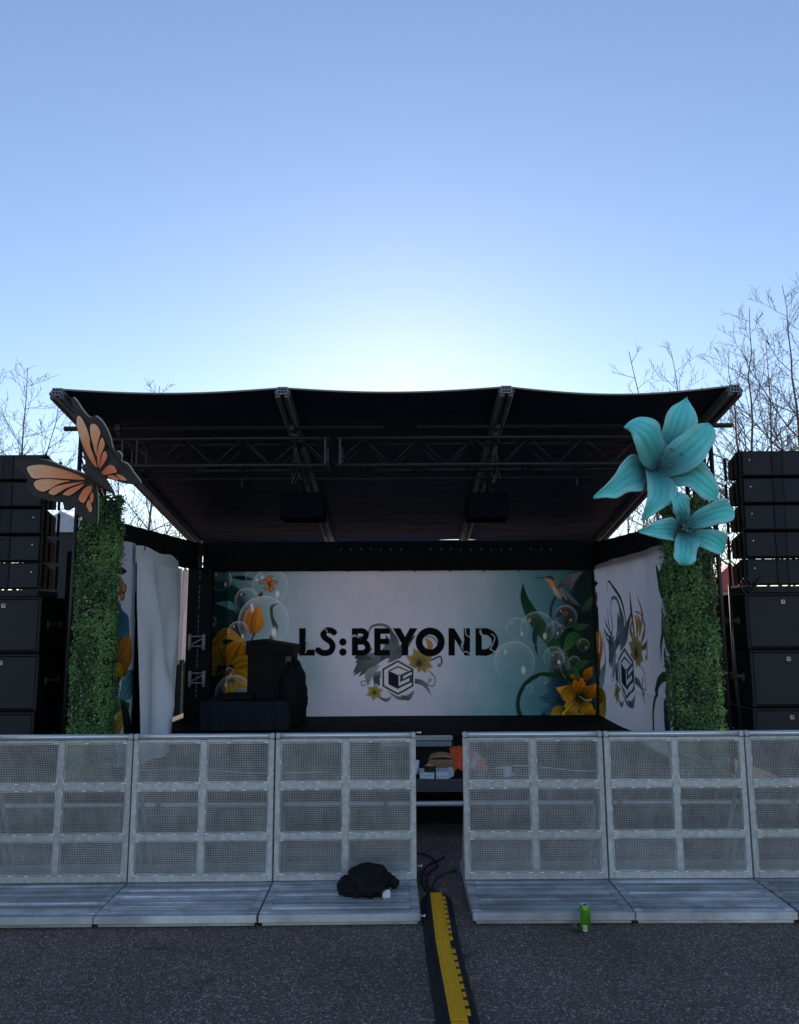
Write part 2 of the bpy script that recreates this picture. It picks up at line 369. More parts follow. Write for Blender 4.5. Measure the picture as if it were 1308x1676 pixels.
def paint_backdrop():
    c = Canvas(-2.62, 2.72, .48, 2.62, 1010, 405)
    BD = 10.8
    c.conv = lambda p: np.array([at(p[0], p[1], BD).x, at(p[0], p[1], BD).z])
    k = BD/1275.                                                     # one photo pixel in metres on this cloth
    n1 = fbm(c.X, c.Z, 3, 2.2); n2 = fbm(c.X, c.Z, 9, 5)
    tl = 1/(1+np.exp((c.X+1.75+.25*n1)*3.2)); tr = 1/(1+np.exp(-(c.X-.95+.25*n2)*2.8-(1.2-c.Z)*.5))
    f = np.clip(np.maximum(tl, tr)*1.0+.10*np.clip(n1+.1, 0, 1), 0, 1)
    f += .22*np.exp(-((c.Z-.62)/.22)**2)*(.6+.4*n1)+.12*np.exp(-((c.X+1.35)/.5)**2)
    f += .28*np.exp(-((c.X+1.25)/.30)**2-((c.Z-1.25)/.4)**2); f = np.clip(f, 0, 1)[..., None]
    c.A = lin(CLOTHW)*(1-f)+lin(TEAL)*f
    f2 = np.clip(np.maximum(tl*1/(1+np.exp((c.X+2.0)*6)), 1/(1+np.exp(-(c.X-1.75+.1*n1)*4))), 0, 1)[..., None]
    c.A = c.A*(1-f2*.85)+lin(DTEAL)*f2*.85
    c.A *= (1+.05*n2)[..., None]
    Z6 = lambda x, y: (320+x/3.633, 880+y/3.633)
    def s6(pts, wd, *a, **kk): c.stroke([Z6(*p) for p in pts], [q*k/3.633 for q in wd] if isinstance(wd, (list, tuple)) else wd*k/3.633, *a, **kk)
    # --- left bouquet
    s6([(130, 300), (110, 420), (120, 620), (110, 900)], [40, 130, 130, 120], (.05, .13, .16), (.04, .10, .09), soft=25)
    s6([(200, 290), (250, 420), (240, 560)], [20, 70, 60], (.06, .18, .22), (.04, .11, .12), soft=25)
    for i, (x0, y0, x1, y1, x2, y2, wv) in enumerate(((60, 420, 160, 330, 300, 340, 60), (70, 520, 170, 470, 260, 440, 55), (60, 560, 150, 540, 250, 560, 50),
            (80, 270, 170, 290, 260, 330, 30), (70, 350, 110, 430, 240, 520, 45), (60, 480, 90, 380, 180, 290, 36))):
        s6([(x0, y0), (x1, y1), (x2, y2)], [6, wv, 2], DGREEN, (.06, .20, .24), vein=.35)
    s6([(120, 390), (200, 400), (260, 450)], [2, 22, 2], TEAL, DTEAL, vein=.2); s6([(210, 235), (280, 240), (345, 248)], [2, 14, 2], (.05, .12, .14))
    s6([(60, 600), (80, 690), (130, 790)], [8, 34, 4], (.45, .50, .25), (.25, .32, .16), vein=.3)
    for a, L, wv, c0, c1 in ((110, 210, 62, (.25, .17, .05), (.70, .52, .14)), (65, 220, 80, (.30, .18, .05), (.72, .48, .12)), (20, 190, 70, (.35, .28, .06), (.68, .56, .15)),
                             (-25, 180, 60, (.40, .34, .08), (.74, .62, .20)), (160, 120, 46, (.3, .25, .08), (.6, .5, .2)), (-80, 150, 50, (.3, .28, .1), (.66, .58, .2))):
        dx = math.cos(math.radians(a)); dy = -math.sin(math.radians(a))
        s6([(185, 800), (185+dx*L*.55, 800+dy*L*.55), (185+dx*L, 800+dy*L)], [16, wv, 8], c0, c1, vein=.45)
    s6([(110, 640), (180, 570), (270, 610)], [10, 34, 10], (.5, .30, .08), (.72, .58, .16), vein=.4)
    rr = random.Random(4)
    for _ in range(26): c.blob(Z6(180+rr.uniform(-60, 50), 805+rr.uniform(-45, 60)), 3.4*k, 3.4*k, (.05, .05, .06), .95, 2)
    s6([(350, 575), (330, 520), (345, 450), (372, 408)], [8, 46, 46, 3], (.55, .30, .05), ORANGE, vein=.4)
    s6([(345, 575), (385, 510), (378, 410)], [6, 26, 3], (.65, .38, .06), (.92, .62, .2), vein=.3)
    s6([(350, 570), (330, 620)], 5, DGREEN)
    s6([(495, 392), (455, 410), (455, 470), (475, 540), (445, 610)], [1, 9, 9, 16, 12], DGREEN, (.18, .36, .30), vein=.2)
    s6([(350, 360), (385, 345), (395, 320)], [2, 14, 1], (.05, .14, .15))
    for b in ((150, 250, 66), (445, 290, 108), (305, 372, 72), (405, 500, 152), (255, 560, 62), (90, 500, 34), (225, 930, 108), (200, 800, 26), (345, 230, 50)):
        c.bubble(Z6(b[0], b[1]), b[2]*k/3.633)
    def fly(cx, cy, sc, Tm):
        for q in (((0, 0), (-22, -14), (-55, -10)), ((0, 0), (-4, -30), (12, -48)), ((2, 2), (22, -12), (40, -12)), ((0, 4), (-14, 22), (-30, 22)), ((2, 6), (14, 22), (8, 40))):
            P = [Tm(cx+x*sc, cy+y*sc) for x, y in q]
            c.stroke(P, [3*sc*k/3.633, 15*sc*k/3.633, 7*sc*k/3.633], (.08, .06, .05)); c.stroke(P, [1*sc*k/3.633, 11*sc*k/3.633, 3*sc*k/3.633], (.85, .45, .18), (.9, .6, .35), vein=.3)
        c.stroke([Tm(cx-5*sc, cy-12*sc), Tm(cx+4*sc, cy+14*sc)], 3*sc*k/3.633, (.06, .05, .05))
    fly(440, 278, 1.0, Z6)
    # --- right bouquet
    Z5 = lambda x, y: (840+x/6.444, 930+y/6.444); k5 = k/6.444
    def s5(pts, wd, *a, **kk): c.stroke([Z5(*p) for p in pts], [q*k5 for q in wd] if isinstance(wd, (list, tuple)) else wd*k5, *a, **kk)
    s5([(790, 20), (740, 400), (700, 800), (650, 1200), (800, 1600)], [150, 210, 260, 230, 160], (.09, .15, .17), (.06, .17, .13), soft=40)
    s5([(620, 640), (560, 900), (560, 1100)], [60, 110, 60], (.06, .16, .15), (.07, .2, .15), soft=20)
    s5([(105, 160), (120, 330), (240, 560), (420, 800), (620, 1120)], [2, 44, 72, 60, 40], DGREEN, (.14, .34, .24), vein=.35)
    s5([(255, 620), (225, 740), (255, 925)], [34, 26, 1], DGREEN, (.06, .20, .22))
    s5([(455, 290), (400, 420), (390, 640)], [16, 14, 12], (.10, .24, .26))
    s5([(420, 1000), (540, 1100), (640, 1180), (760, 1100)], [20, 90, 110, 90], (.06, .17, .14), soft=6)
    s5([(560, 840), (640, 740), (760, 800)], [30, 70, 20], GREEN, DGREEN, vein=.3)
    s5([(600, 650), (700, 580), (800, 640)], [20, 80, 30], (.05, .10, .10), (.10, .18, .16), vein=.3)
    s5([(470, 900), (510, 1000), (600, 1060)], [50, 90, 20], (.28, .36, .38), (.10, .16, .18), vein=.5)
    for j in range(9): s5([(500+j*8, 870+j*24), (560+j*6, 850+j*26)], 5, (.50, .56, .56), (.3, .36, .38), smooth=False)
    s5([(490, 820), (500, 1060), (590, 1210)], 5, (.30, .42, .40))
    s5([(430, 520), (520, 460), (640, 480), (800, 520)], [8, 50, 60, 40], (.14, .22, .24), (.08, .12, .13), vein=.3)
    c.blob(Z5(545, 480), 4.5*k, 3.8*k, (.55, .36, .24), 1, 2); c.blob(Z5(547, 482), 2*k, 2*k, (.03, .03, .03), 1, 2)
    # hummingbird
    s5([(210, 98), (330, 104)], [2, 6], (.16, .16, .17)); s5([(330, 96), (400, 110), (440, 160), (480, 240), (540, 320)], [10, 42, 40, 56, 30], (.30, .42, .44), (.42, .46, .46), vein=.15)
    s5([(340, 112), (395, 150), (420, 200)], [6, 24, 20], (.78, .52, .28), (.72, .50, .34)); s5([(430, 215), (470, 280), (520, 320)], [14, 26, 12], (.70, .66, .62), (.42, .44, .44))
    s5([(345, 92), (390, 92), (430, 120)], [3, 9, 4], (.08, .10, .11))
    for j in range(11):
        t = j/10; s5([(480, 190+10*t), (560+60*t, 100+70*t), (740-150*t, 30+200*t)], [10, 16, 3], (.22, .26, .30), (.44, .46, .50), vein=.3)
    s5([(560, 250), (640, 350), (720, 400)], [8, 22, 3], (.42, .46, .48), (.22, .27, .30), vein=.4); s5([(520, 310), (560, 360), (640, 390)], [12, 18, 3], (.18, .2, .22))
    # round vine
    s5([(560, 1200), (420, 1130), (260, 1130), (120, 1230), (50, 1400), (80, 1560), (200, 1640)], [30, 24, 22, 22, 20, 26, 30], (.08, .20, .16), (.10, .26, .20), vein=.2)
    s5([(120, 1600), (240, 1640), (380, 1500)], [10, 40, 30], (.07, .20, .17), (.10, .24, .22))
    for q in (((500, 1210), (400, 1240), (350, 1230)), ((520, 1330), (400, 1370), (280, 1370)), ((500, 1420), (420, 1500), (310, 1490)), ((480, 1560), (430, 1600), (380, 1610))):
        s5(q, [60, 70, 12], (.06, .18, .26), (.20, .42, .52), vein=.3)
    for q, c0 in ((((690, 1330), (590, 1310), (470, 1270)), YELLOW), (((640, 1240), (580, 1330), (600, 1420)), (.78, .58, .14)), (((700, 1350), (700, 1230), (760, 1180)), ORANGE),
                  (((680, 1400), (610, 1480), (520, 1560)), (.86, .72, .30)), (((720, 1420), (780, 1490), (850, 1540)), (.80, .66, .2)), (((740, 1330), (800, 1300), (850, 1240)), (.70, .42, .1))):
        s5(q, [30, 78, 14], (.35, .26, .06), c0, vein=.35)
    c.blob(Z5(710, 1360), 12*k, 9*k, (.06, .08, .06), .9); s5([(700, 1350), (760, 1390), (820, 1390)], [6, 9, 12], (.42, .46, .38), (.55, .56, .45))
    for b in ((255, 640, 180), (40, 640, 120), (15, 985, 210), (430, 650, 88), (555, 510, 120), (430, 940, 112), (455, 960, 82), (740, 810, 66), (645, 995, 68), (165, 1275, 50), (305, 1185, 50), (540, 1640, 90), (640, 1620, 62), (830, 1600, 64), (500, 640, 46)):
        c.bubble(Z5(b[0], b[1]), b[2]*k5, .6)
    for q, c0 in ((((540, 1480), (470, 1500), (400, 1560)), (.70, .60, .2)), (((690, 1180), (640, 1110), (600, 1060)), (.66, .52, .14)), (((760, 1190), (790, 1110), (830, 1050)), (.74, .46, .12))):
        s5(q, [16, 52, 10], (.3, .22, .05), c0, vein=.4)
    for q, c0 in ((((880, 1380), (900, 1300), (860, 1230)), ORANGE), (((560, 1640), (600, 1560), (700, 1540)), (.6, .52, .16)), (((760, 1640), (800, 1560), (860, 1500)), (.66, .5, .12))):
        s5(q, [20, 60, 12], (.3, .22, .05), c0, vein=.4)
    for q in (((600, 560), (680, 620), (790, 600)), ((640, 1100), (700, 1020), (800, 980)), ((560, 1130), (640, 1080), (700, 1160)), ((720, 460), (780, 400), (840, 300))):
        s5(q, [8, 40, 6], (.10, .24, .18), (.20, .38, .26), vein=.4)
    # --- emblem, then the words
    Z3 = lambda x, y: (470+x/3.633, 1010+y/3.633); k3 = k/3.633
    logo_art(c, Z3, metric=k3)
    def P3(*pts): c.poly([Z3(*p) for p in pts], INK)
    def A3(cx, cy, rx, ry, a0, a1, wd, n=28):
        pts = [Z3(cx+rx*math.cos(math.radians(a0+(a1-a0)*i/n)), cy-ry*math.sin(math.radians(a0+(a1-a0)*i/n))) for i in range(n+1)]
        c.stroke(pts, wd*k3, INK, smooth=False, cap=False)
    P3((72, 66), (112, 66), (112, 193), (166, 193), (166, 229), (72, 229))
    c.stroke([Z3(*p) for p in ((281, 92), (262, 80), (236, 79), (219, 92), (217, 110), (232, 128), (254, 142), (268, 160), (270, 182), (256, 206), (228, 214), (204, 210), (184, 196))], 18*k3, INK, cap=False)
    for y in (148, 208): c.disc(Z3(332, y), 22*k3, INK)
    P3((385, 66), (422, 66), (422, 229), (385, 229))
    A3(440, 107, 30, 25, 90, -90, 17); P3((420, 66), (441, 66), (441, 98), (420, 98)); P3((420, 116), (441, 116), (441, 148), (420, 148))
    A3(446, 180, 34, 33, 90, -90, 17); P3((420, 130), (447, 130), (447, 164), (420, 164)); P3((420, 196), (447, 196), (447, 230), (420, 230))
    P3((518, 66), (612, 66), (612, 100), (556, 100), (556, 128), (606, 128), (606, 162), (556, 162), (556, 195), (612, 195), (612, 229), (518, 229))
    P3((628, 66), (674, 66), (702, 118), (730, 66), (776, 66), (721, 158), (721, 229), (681, 229), (681, 158))
    A3(851, 148, 66, 65, 0, 360, 21, 48)
    P3((960, 66), (994, 66), (1050, 160), (1050, 66), (1088, 66), (1088, 229), (1056, 229), (998, 132), (998, 229), (960, 229))
    P3((1120, 66), (1158, 66), (1158, 229), (1120, 229)); A3(1172, 148, 65, 63, 90, -90, 20); P3((1150, 66), (1173, 66), (1173, 104), (1150, 104)); P3((1150, 191), (1173, 191), (1173, 230), (1150, 230))
    # leaves and drops crossing the letters
    for q in (((105, 130), (122, 170), (108, 215)), ((1050, 200), (1040, 170), (1054, 130)), ((1150, 60), (1150, 90), (1165, 120)), ((440, 130), (400, 110), (372, 130))):
        c.stroke([Z3(*p) for p in q], [1*k3, 7*k3, 1*k3], (.35, .42, .45), (.7, .75, .8))
    for q in (((1215, 100), (1235, 125), (1210, 190)), ((1060, 70), (1065, 105), (1090, 120)), ((1040, 215), (1065, 205), (1088, 222)), ((205, 85), (225, 68), (240, 90)), ((1205, 190), (1240, 205), (1258, 175))):
        c.stroke([Z3(*p) for p in q], 2*k3, (.72, .76, .84))
    return c

def cloth(name, c, fn, M, recalc=False):
    """printed cloth: one vertex per painted cell; fn(x, z arrays) -> world coords"""
    P = fn(c.X, c.Z); nx, nz = c.nx, c.nz
    me = bpy.data.meshes.new(name); o = bpy.data.objects.new(name, me); COL.objects.link(o)
    V = np.stack(P, -1).reshape(-1, 3).astype(np.float64); mn = V.min(0); mx_ = V.max(0)
    off = np.array([(mn[0]+mx_[0])/2, (mn[1]+mx_[1])/2, mn[2]]); o.location = off; V = V-off
    idx = np.arange(nx*nz).reshape(nz, nx)
    Fq = np.stack([idx[:-1, :-1], idx[:-1, 1:], idx[1:, 1:], idx[1:, :-1]], -1).reshape(-1, 4)
    me.vertices.add(len(V)); me.vertices.foreach_set('co', V.ravel())
    me.loops.add(Fq.size); me.loops.foreach_set('vertex_index', Fq.ravel().astype(np.int32))
    me.polygons.add(len(Fq)); me.polygons.foreach_set('loop_start', np.arange(0, Fq.size, 4, dtype=np.int32))
    me.update(calc_edges=True); me.validate()
    me.polygons.foreach_set('use_smooth', np.ones(len(Fq), bool))
    a = me.color_attributes.new('print', 'FLOAT_COLOR', 'POINT')
    a.data.foreach_set('color', np.concatenate([np.clip(c.A, 0, 1), np.ones((nz, nx, 1))], -1).reshape(-1).astype(np.float32))
    me.materials.append(M); me.update(); return o

PRINT = mat('printed_cloth', (1, 1, 1), .85, attr='print', var=.08, scale=40, spec=.15, bump=.08, bscale=400, transl=.07)
PRINTS = mat('printed_side_cloth', (1, 1, 1), .85, attr='print', var=.08, scale=40, spec=.15, bump=.08, bscale=400, transl=.6)
cv = paint_backdrop()
def bd_fn(X, Z):
    y = 10.8+.012*np.sin(X*2.1+1)+.018*np.exp(-((Z-.86-.02*X)/.045)**2)*(.5+.5*np.tanh((X+1.4)*3))-.012*np.exp(-((Z-.95-.02*X)/.05)**2)
    for gx in (-2.4, -1.7, -1.0, -.3, .4, 1.1, 1.8, 2.4):
        y = y+.02*np.exp(-((X-gx)-(Z-2.62)*.5)**2/.004)*np.exp(-((Z-2.62)/.35)**2)-.02*np.exp(-((X-gx)+(Z-2.62)*.5)**2/.004)*np.exp(-((Z-2.62)/.35)**2)
    y = y+.004*fbm(X, Z, 21, 9)
    return X, y, Z
bd = cloth('backdrop_banner', cv, bd_fn, PRINT)
tag(bd, 'large printed backdrop reading LS:BEYOND across the back of the stage', 'banner')
for px in (390, 447, 515, 570, 625, 680, 737, 792, 850, 905, 955):
    p = at(px, 1179, 10.78); mb = MB(); mb.lathe(p, [(0, -.004), (.014, -.004), (.016, 0), (.016, .004)], 10, axis='y'); mb.build('eyelet', BLACKMETAL, bd)
    p = at(px, 935, 10.78); mb = MB(); mb.lathe(p, [(0, -.004), (.010, -.004), (.012, 0), (.012, .004)], 8, axis='y'); mb.build('eyelet', BLACKMETAL, bd)

def paint_side(right=True):
    X = 2.7 if right else -2.7
    c = Canvas(7.42, 10.75, .48, 2.64, 560, 350) if right else Canvas(7.2, 7.85, .48, 2.66, 150, 420)
    c.conv = lambda p: np.array([onx(p[0], p[1], X).y, onx(p[0], p[1], X).z])
    n1 = fbm(c.X, c.Z, 5, 2.5)
    if right:
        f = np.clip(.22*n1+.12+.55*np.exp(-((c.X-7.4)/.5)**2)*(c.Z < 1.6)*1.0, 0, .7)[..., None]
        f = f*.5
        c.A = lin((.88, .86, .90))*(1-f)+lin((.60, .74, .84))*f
        Z4 = lambda x, y: (960+x/6.207, 930+y/6.207)
        def s4(pts, wd, *a, **kk): c.stroke([Z4(*p) for p in pts], wd, *a, **kk)
        # art wrapping round the back corner
        s4([(40, 60), (55, 300), (70, 560), (60, 900)], [.10, .14, .22, .26], (.16, .20, .20), (.14, .20, .14), soft=3)
        s4([(95, 540), (75, 480), (110, 390)], [.02, .05, .003], (.10, .14, .14))
        s4([(60, 160), (105, 150)], [.05, .004], (.10, .11, .13)); s4([(65, 230), (85, 300), (75, 350)], [.01, .06, .01], (.45, .32, .2), vein=.4)
        s4([(120, 930), (75, 800), (120, 640)], [.05, .16, .01], (.55, .32, .08), ORANGE, vein=.4)
        s4([(120, 920), (140, 780), (125, 640)], [.04, .08, .01], (.62, .38, .10), (.90, .58, .2), vein=.3)
        s4([(60, 900), (90, 1000), (110, 1120), (120, 1300)], [.14, .20, .14, .22], BROWN, (.46, .34, .14), vein=.4)
        s4([(110, 1280), (165, 1330), (150, 1430), (90, 1560)], [.10, .12, .14, .06], (.42, .26, .08), (.78, .64, .24), vein=.45)
        s4([(180, 612), (168, 720), (185, 960), (150, 1090), (120, 1180)], [.008, .015, .03, .10, .06], (.12, .22, .24), (.50, .64, .68), vein=.2)
        # emblem
        c0 = onx(1025.7, 1102, X); k = .55/190
        def TT(x, y): return np.array([c0.y-(x-659)*k, c0.z-(y-360)*k])
        conv = c.conv; c.conv = lambda p: np.asarray(p, float)
        def TS(x, y): return TT(x, 250-(250-y)*.52)
        for q in (((480, 180), (430, 60), (420, -60)), ((470, 160), (380, 80), (350, 10)), ((455, 190), (360, 150), (330, 90)), ((430, 240), (380, 200), (340, 160)), ((500, 150), (500, 40), (470, -40))):
            c.stroke([TS(*p) for p in q], [.010, .020, .003], (.12, .22, .22), (.26, .38, .38), vein=.4)
        c.stroke([TS(*p) for p in ((700, 120), (640, -120), (520, -260), (440, -280), (420, -180))], [.012, .024, .020, .010, .003], (.12, .20, .20), (.22, .34, .32))
        c.stroke([TS(*p) for p in ((780, 150), (760, -40), (760, -190))], [.02, .03, .003], (.12, .24, .20)); c.stroke([TS(*p) for p in ((850, 140), (880, 0), (830, -150))], [.012, .026, .003], (.16, .26, .22), ORANGE)
        for q in (((800, 200), (820, 80), (790, 0)), ((760, 210), (740, 120), (780, 20)), ((850, 220), (900, 130), (900, 30)), ((820, 260), (900, 240), (940, 180))):
            c.stroke([TS(*p) for p in q], [.012, .032, .003], (.45, .30, .08), (.80, .56, .2), vein=.45)
        logo_art(c, TT, metric=k)
        c.conv = conv
        # leaves by the front column
        s4([(790, -60), (800, 120), (870, 420)], [.02, .20, .10], (.14, .34, .22), (.20, .44, .30), vein=.35); s4([(715, -20), (770, 200), (860, 400)], [.02, .08, .1], (.10, .28, .18), (.2, .42, .3), vein=.2)
        s4([(790, -40), (780, 420), (770, 620)], .012, (.08, .2, .16)); s4([(775, 430), (830, 700), (870, 850)], [.02, .10, .05], (.14, .34, .24), (.26, .42, .30), vein=.5)
        s4([(860, 480), (810, 540), (765, 760), (768, 960)], [.02, .03, .04, .004], (.14, .30, .26)); s4([(805, 840), (820, 980), (860, 1060)], [.02, .05, .03], (.06, .12, .16))
        s4([(870, 1150), (800, 1100), (720, 1180), (670, 1400), (665, 1640)], [.05, .05, .05, .03, .03], (.12, .28, .20), (.14, .24, .22))
        s4([(830, 1640), (830, 1400), (850, 1080)], [.10, .12, .02], (.12, .22, .24), (.3, .4, .42), vein=.5); c.bubble(Z4(850, 470), .20, .7)
    else:
        f = np.clip(.2*n1+.9*np.clip(1.5-c.Z, 0, 1), 0, 1)[..., None]
        c.A = lin((.90, .90, .94))*(1-f)+lin((.66, .84, .90))*f
        Zq = lambda x, y: (170+x/5.238, 890+y/5.238)
        def sq(pts, wd, *a, **kk): c.stroke([Zq(*p) for p in pts], [q*1.7 for q in wd] if isinstance(wd, list) else wd, *a, **kk)
        sq([(60, 1150), (100, 900), (150, 760), (110, 500)], [.14, .16, .10, .04], (.05, .22, .26), (.22, .48, .52), vein=.4)
        sq([(70, 1000), (120, 820), (90, 640)], [.10, .14, .03], (.08, .28, .26), (.16, .44, .40), vein=.35); sq([(140, 600), (170, 680), (175, 840)], [.01, .06, .02], (.12, .36, .44), (.22, .52, .58), vein=.3)
        sq([(165, 1110), (145, 960), (200, 780)], [.02, .075, .005], (.50, .26, .06), (.86, .52, .16), vein=.4); sq([(170, 1110), (200, 950), (205, 790)], [.02, .05, .005], (.62, .34, .08), (.90, .60, .2), vein=.3)
        sq([(165, 1110), (155, 1250), (130, 1400)], .012, (.14, .30, .22)); sq([(160, 1330), (210, 1200), (260, 1100)], [.03, .09, .01], (.42, .66, .70), (.12, .34, .38), vein=.5)
        for q in (((110, 1180), (70, 1110), (50, 1120)), ((120, 1170), (130, 1110), (90, 1090))): sq(q, [.03, .06, .02], (.45, .38, .06), (.84, .70, .18), vein=.3)
        sq([(120, 1180), (90, 1280), (60, 1400)], [.04, .10, .05], (.22, .10, .04), (.72, .40, .16), vein=.45); sq([(60, 1640), (120, 1480), (190, 1400)], [.08, .10, .03], (.10, .24, .14), (.30, .40, .16), vein=.3)
        sq([(90, 1640), (130, 1540), (180, 1440)], [.06, .07, .02], (.62, .50, .10), (.84, .70, .25), vein=.45); sq([(200, 1640), (190, 1520), (160, 1380)], [.06, .05, .02], (.16, .14, .12), (.10, .18, .14))
        for q in (((145, 420), (155, 350), (148, 285)), ((130, 400), (110, 360), (98, 335)), ((150, 420), (172, 380), (168, 340)), ((145, 420), (160, 450), (150, 465)), ((135, 410), (115, 430), (110, 400))):
            sq(q, [.006, .030, .004], (.1, .07, .05)); sq(q, [.002, .020, .001], (.86, .48, .2), (.9, .62, .36))
        sq([(135, 250), (160, 235), (188, 238)], [.003, .02, .003], (.12, .14, .16)); c.bubble(Zq(100, 1440), .14, 1)
    return c
cs = paint_side(True)
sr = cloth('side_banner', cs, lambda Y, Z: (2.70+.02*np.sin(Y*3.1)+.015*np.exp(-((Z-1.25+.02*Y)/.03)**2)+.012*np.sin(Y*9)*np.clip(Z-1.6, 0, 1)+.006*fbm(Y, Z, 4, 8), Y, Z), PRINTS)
tag(sr, 'printed white banner with flower emblem hanging along the right side of the stage', 'banner')
cl = paint_side(False)
sl_ = cloth('side_banner', cl, lambda Y, Z: (-2.70+.022*np.sin(Y*9+Z*.8)*(.6+.2*Z)+.01*fbm(Y, Z, 8, 6), Y, Z), PRINT)
tag(sl_, 'printed banner with orange tulips and small butterfly beside the left leafy column', 'banner')

def drape(fn, nu, nv, name, label, cat='valance'):
    mb = MB(); mb.grid(fn, nu, nv); return tag(mb.build(name, BLACKCLOTH, smooth=True, recalc=False), label, cat)
# loose white cloth hanging off the left side frame (reverse of an undone banner)
WCLOTH = mat('white_cloth', (.92, .92, .95), .85, var=.07, scale=6, spec=.15, bump=.1, bscale=300, transl=.04)
def hang(u, v):
    ptop = Vector((-2.63, 7.58+1.49*u, 0)); pbot = Vector((-2.56, 7.76+.98*u, 0))
    s_ = v**.8; p = pbot.lerp(ptop, s_)
    zt = 2.50-.015*u+.02*math.sin(u*9); p.z = .50+(zt-.50)*v
    fold = .03*math.sin(u*7.5+2.2*v)*(1-.3*v)+.022*math.sin(u*16-3*v+1)*(1-v*.5)+.10*math.sin(PI*u)*(v*.6+.3)
    for c_, k_, a_, w_ in ((.10, .62, .075, 9), (.95, -.55, .06, 8), (.22, .30, .035, 14), (.75, -.18, .04, 12)):
        d1 = (u-(c_+k_*(1-v)))*w_; fold += a_*math.exp(-d1*d1)*min(1, 2*(1-v)+.3)
    p.x += fold; p.y += .04*math.sin(u*6+v*3)*(1-v)
    return p
mb = MB(); mb.grid(hang, 60, 70)
tag(mb.build('loose_cloth', WCLOTH, smooth=True, recalc=False), 'plain white cloth hanging loose in long folds beside the tulip banner', 'cloth')
mb = MB(); mb.grid(lambda u, v: Vector((-2.63+.05*math.sin(PI*u)-.05*v*0, 7.58+1.49*u, 2.46+.17*v+.015*math.sin(u*11)*v-.02*u)), 40, 6)
for u in (.12, .38, .62, .88):
    mb.tube([(-2.60, 7.58+1.49*u, 2.60), (-2.61, 7.62+1.49*u, 2.70)], .006, 5, mi=1)
tag(mb.build('cloth_strip', [WCLOTH, BLACKMETAL], smooth=True), 'turned over top hem of white cloth tied under the left black valance', 'cloth')
GREYTARP = mat('sheer_tarp', (.50, .47, .50), .5, var=.5, scale=4, stretch=(1, 4, .5), transl=.55)
drape(lambda u, v: Vector((-3.14+.02*math.sin(u*20), 10.0+1.6*u, .02+1.34*v)), 20, 2, 'drape', 'added black drape darkening the gap under the pale tarp at the rear left corner', 'curtain')  # black sheet added so the gap below the tarp stays dark
mb = MB(); mb.grid(lambda u, v: Vector((-3.15+.03*math.sin(u*14), 10.2+1.3*u, 1.3+1.35*v)), 30, 6)
tag(mb.build('tarpaulin', GREYTARP, smooth=True, recalc=False), 'pale crumpled tarp seen through the gap behind the loose white cloth', 'tarpaulin')

# ------------------------------------------------------------------ black valances and drapes
dv = drape(lambda u, v: Vector((-2.76+5.56*u, 10.70+.02*math.sin(u*70)*(1-v), 2.585+.418*v)), 120, 4, 'valance', 'black cloth valance running across the top of the printed backdrop')
mb = MB()
for i in range(22):
    px = 558+i*16.4
    if 660 < px < 700 or 838 < px < 860: continue
    p = at(px, 899+random.uniform(-.5, .5), 10.67); mb = MB(); mb.box(p.x-.004, p.x+.004, 10.668, 10.676, p.z-.018, p.z+.018); mb.build('cable_tie', ALUD, dv)
drape(lambda u, v: Vector((-2.78+.01*math.sin(u*50), 7.2+3.55*u, 2.60+(.02+.36*(.62+.38*u))*v-.03*math.sin(PI*u)*(1-v))), 60, 4, 'valance', 'black cloth valance along the left side above the loose cloth')
drape(lambda u, v: Vector((2.78-.01*math.sin(u*50), 7.35+3.4*u, 2.60+(.02+.36*(.62+.38*u))*v-.03*math.sin(PI*u)*(1-v))), 60, 4, 'valance', 'black cloth valance along the right side above the emblem banner')
drape(lambda u, v: Vector((-2.97+.55*u, 10.86+.02*math.sin(u*30), .62+2.0*v)), 40, 2, 'drape', 'narrow black drape left of the printed backdrop', 'curtain')
mb = MB(); mb.grid(lambda u, v: Vector((-4.6+9.2*u, 7.45+.03*math.sin(u*120), .0+.39*v)), 240, 2)  # black cloth added for the shaded void under the platform
tag(mb.build('shade_skirt', BLACKCLOTH, smooth=True, recalc=False), 'added black skirt cloth standing for the dark void under the front platform', 'skirt')

for x, lab in ((2.745, 'added black post blocking the light slit between backdrop and emblem banner'),):
    mb = MB(); mb.bbox(x-.035, x+.06, 10.765, 10.86, .55, 2.6, .005); tag(mb.build('corner_light_block', BLACKCLOTH), lab, 'post')  # post added to stop light leaking through the corner slit
# ------------------------------------------------------------------ platform and stage deck
CARPET = mat('carpet_grey', (.10, .105, .12), .95, var=.3, scale=60, bump=.5, bscale=300, spec=.1)
DECKTOP = mat('deck_black', (.011, .011, .013), .85, var=.4, scale=10, bump=.2, spec=.12)
TUBEW = mat('pale_tube', (.66, .68, .68), .4, .3, var=.2, scale=12)
pf = empty('platform', (0, 7.8, 0), 'low front platform with grey carpeted edge and pale scaffold rail', 'platform')
mb = MB(); mb.box(-4.6, 4.6, 6.93, 8.86, .485, .5); mb.build('deck_top', DECKTOP, pf)
mb = MB(); mb.bbox(-4.6, 4.6, 6.90, 6.928, .395, .503, .006); mb.build('fascia', CARPET, pf)
mb = MB(); mb.tube([(-4.6, 6.93, .295), (4.6, 6.93, .295)], .022, 10)
for x in (-3.5, -2.1, -.13, 1.9, 3.4): mb.tube([(x-.02, 6.93, .295), (x+.02, 6.93, .295)], .03, 10, mi=1)
mb.build('rail', [TUBEW, ALUD], pf, smooth=True)
for x in (-4.1, -3.15, -2.45, -1.2, -.45, .82, 1.3, 2.35, 2.75, 3.7):
    mb = MB(); mb.tube([(x, 6.975, .01), (x, 6.975, .39)], .022, 8); mb.lathe((x, 6.975, 0), [(.0, .005), (.05, .005), (.05, .012), (.02, .014)], 10)
    mb.build('leg', ALUD, pf, smooth=True)
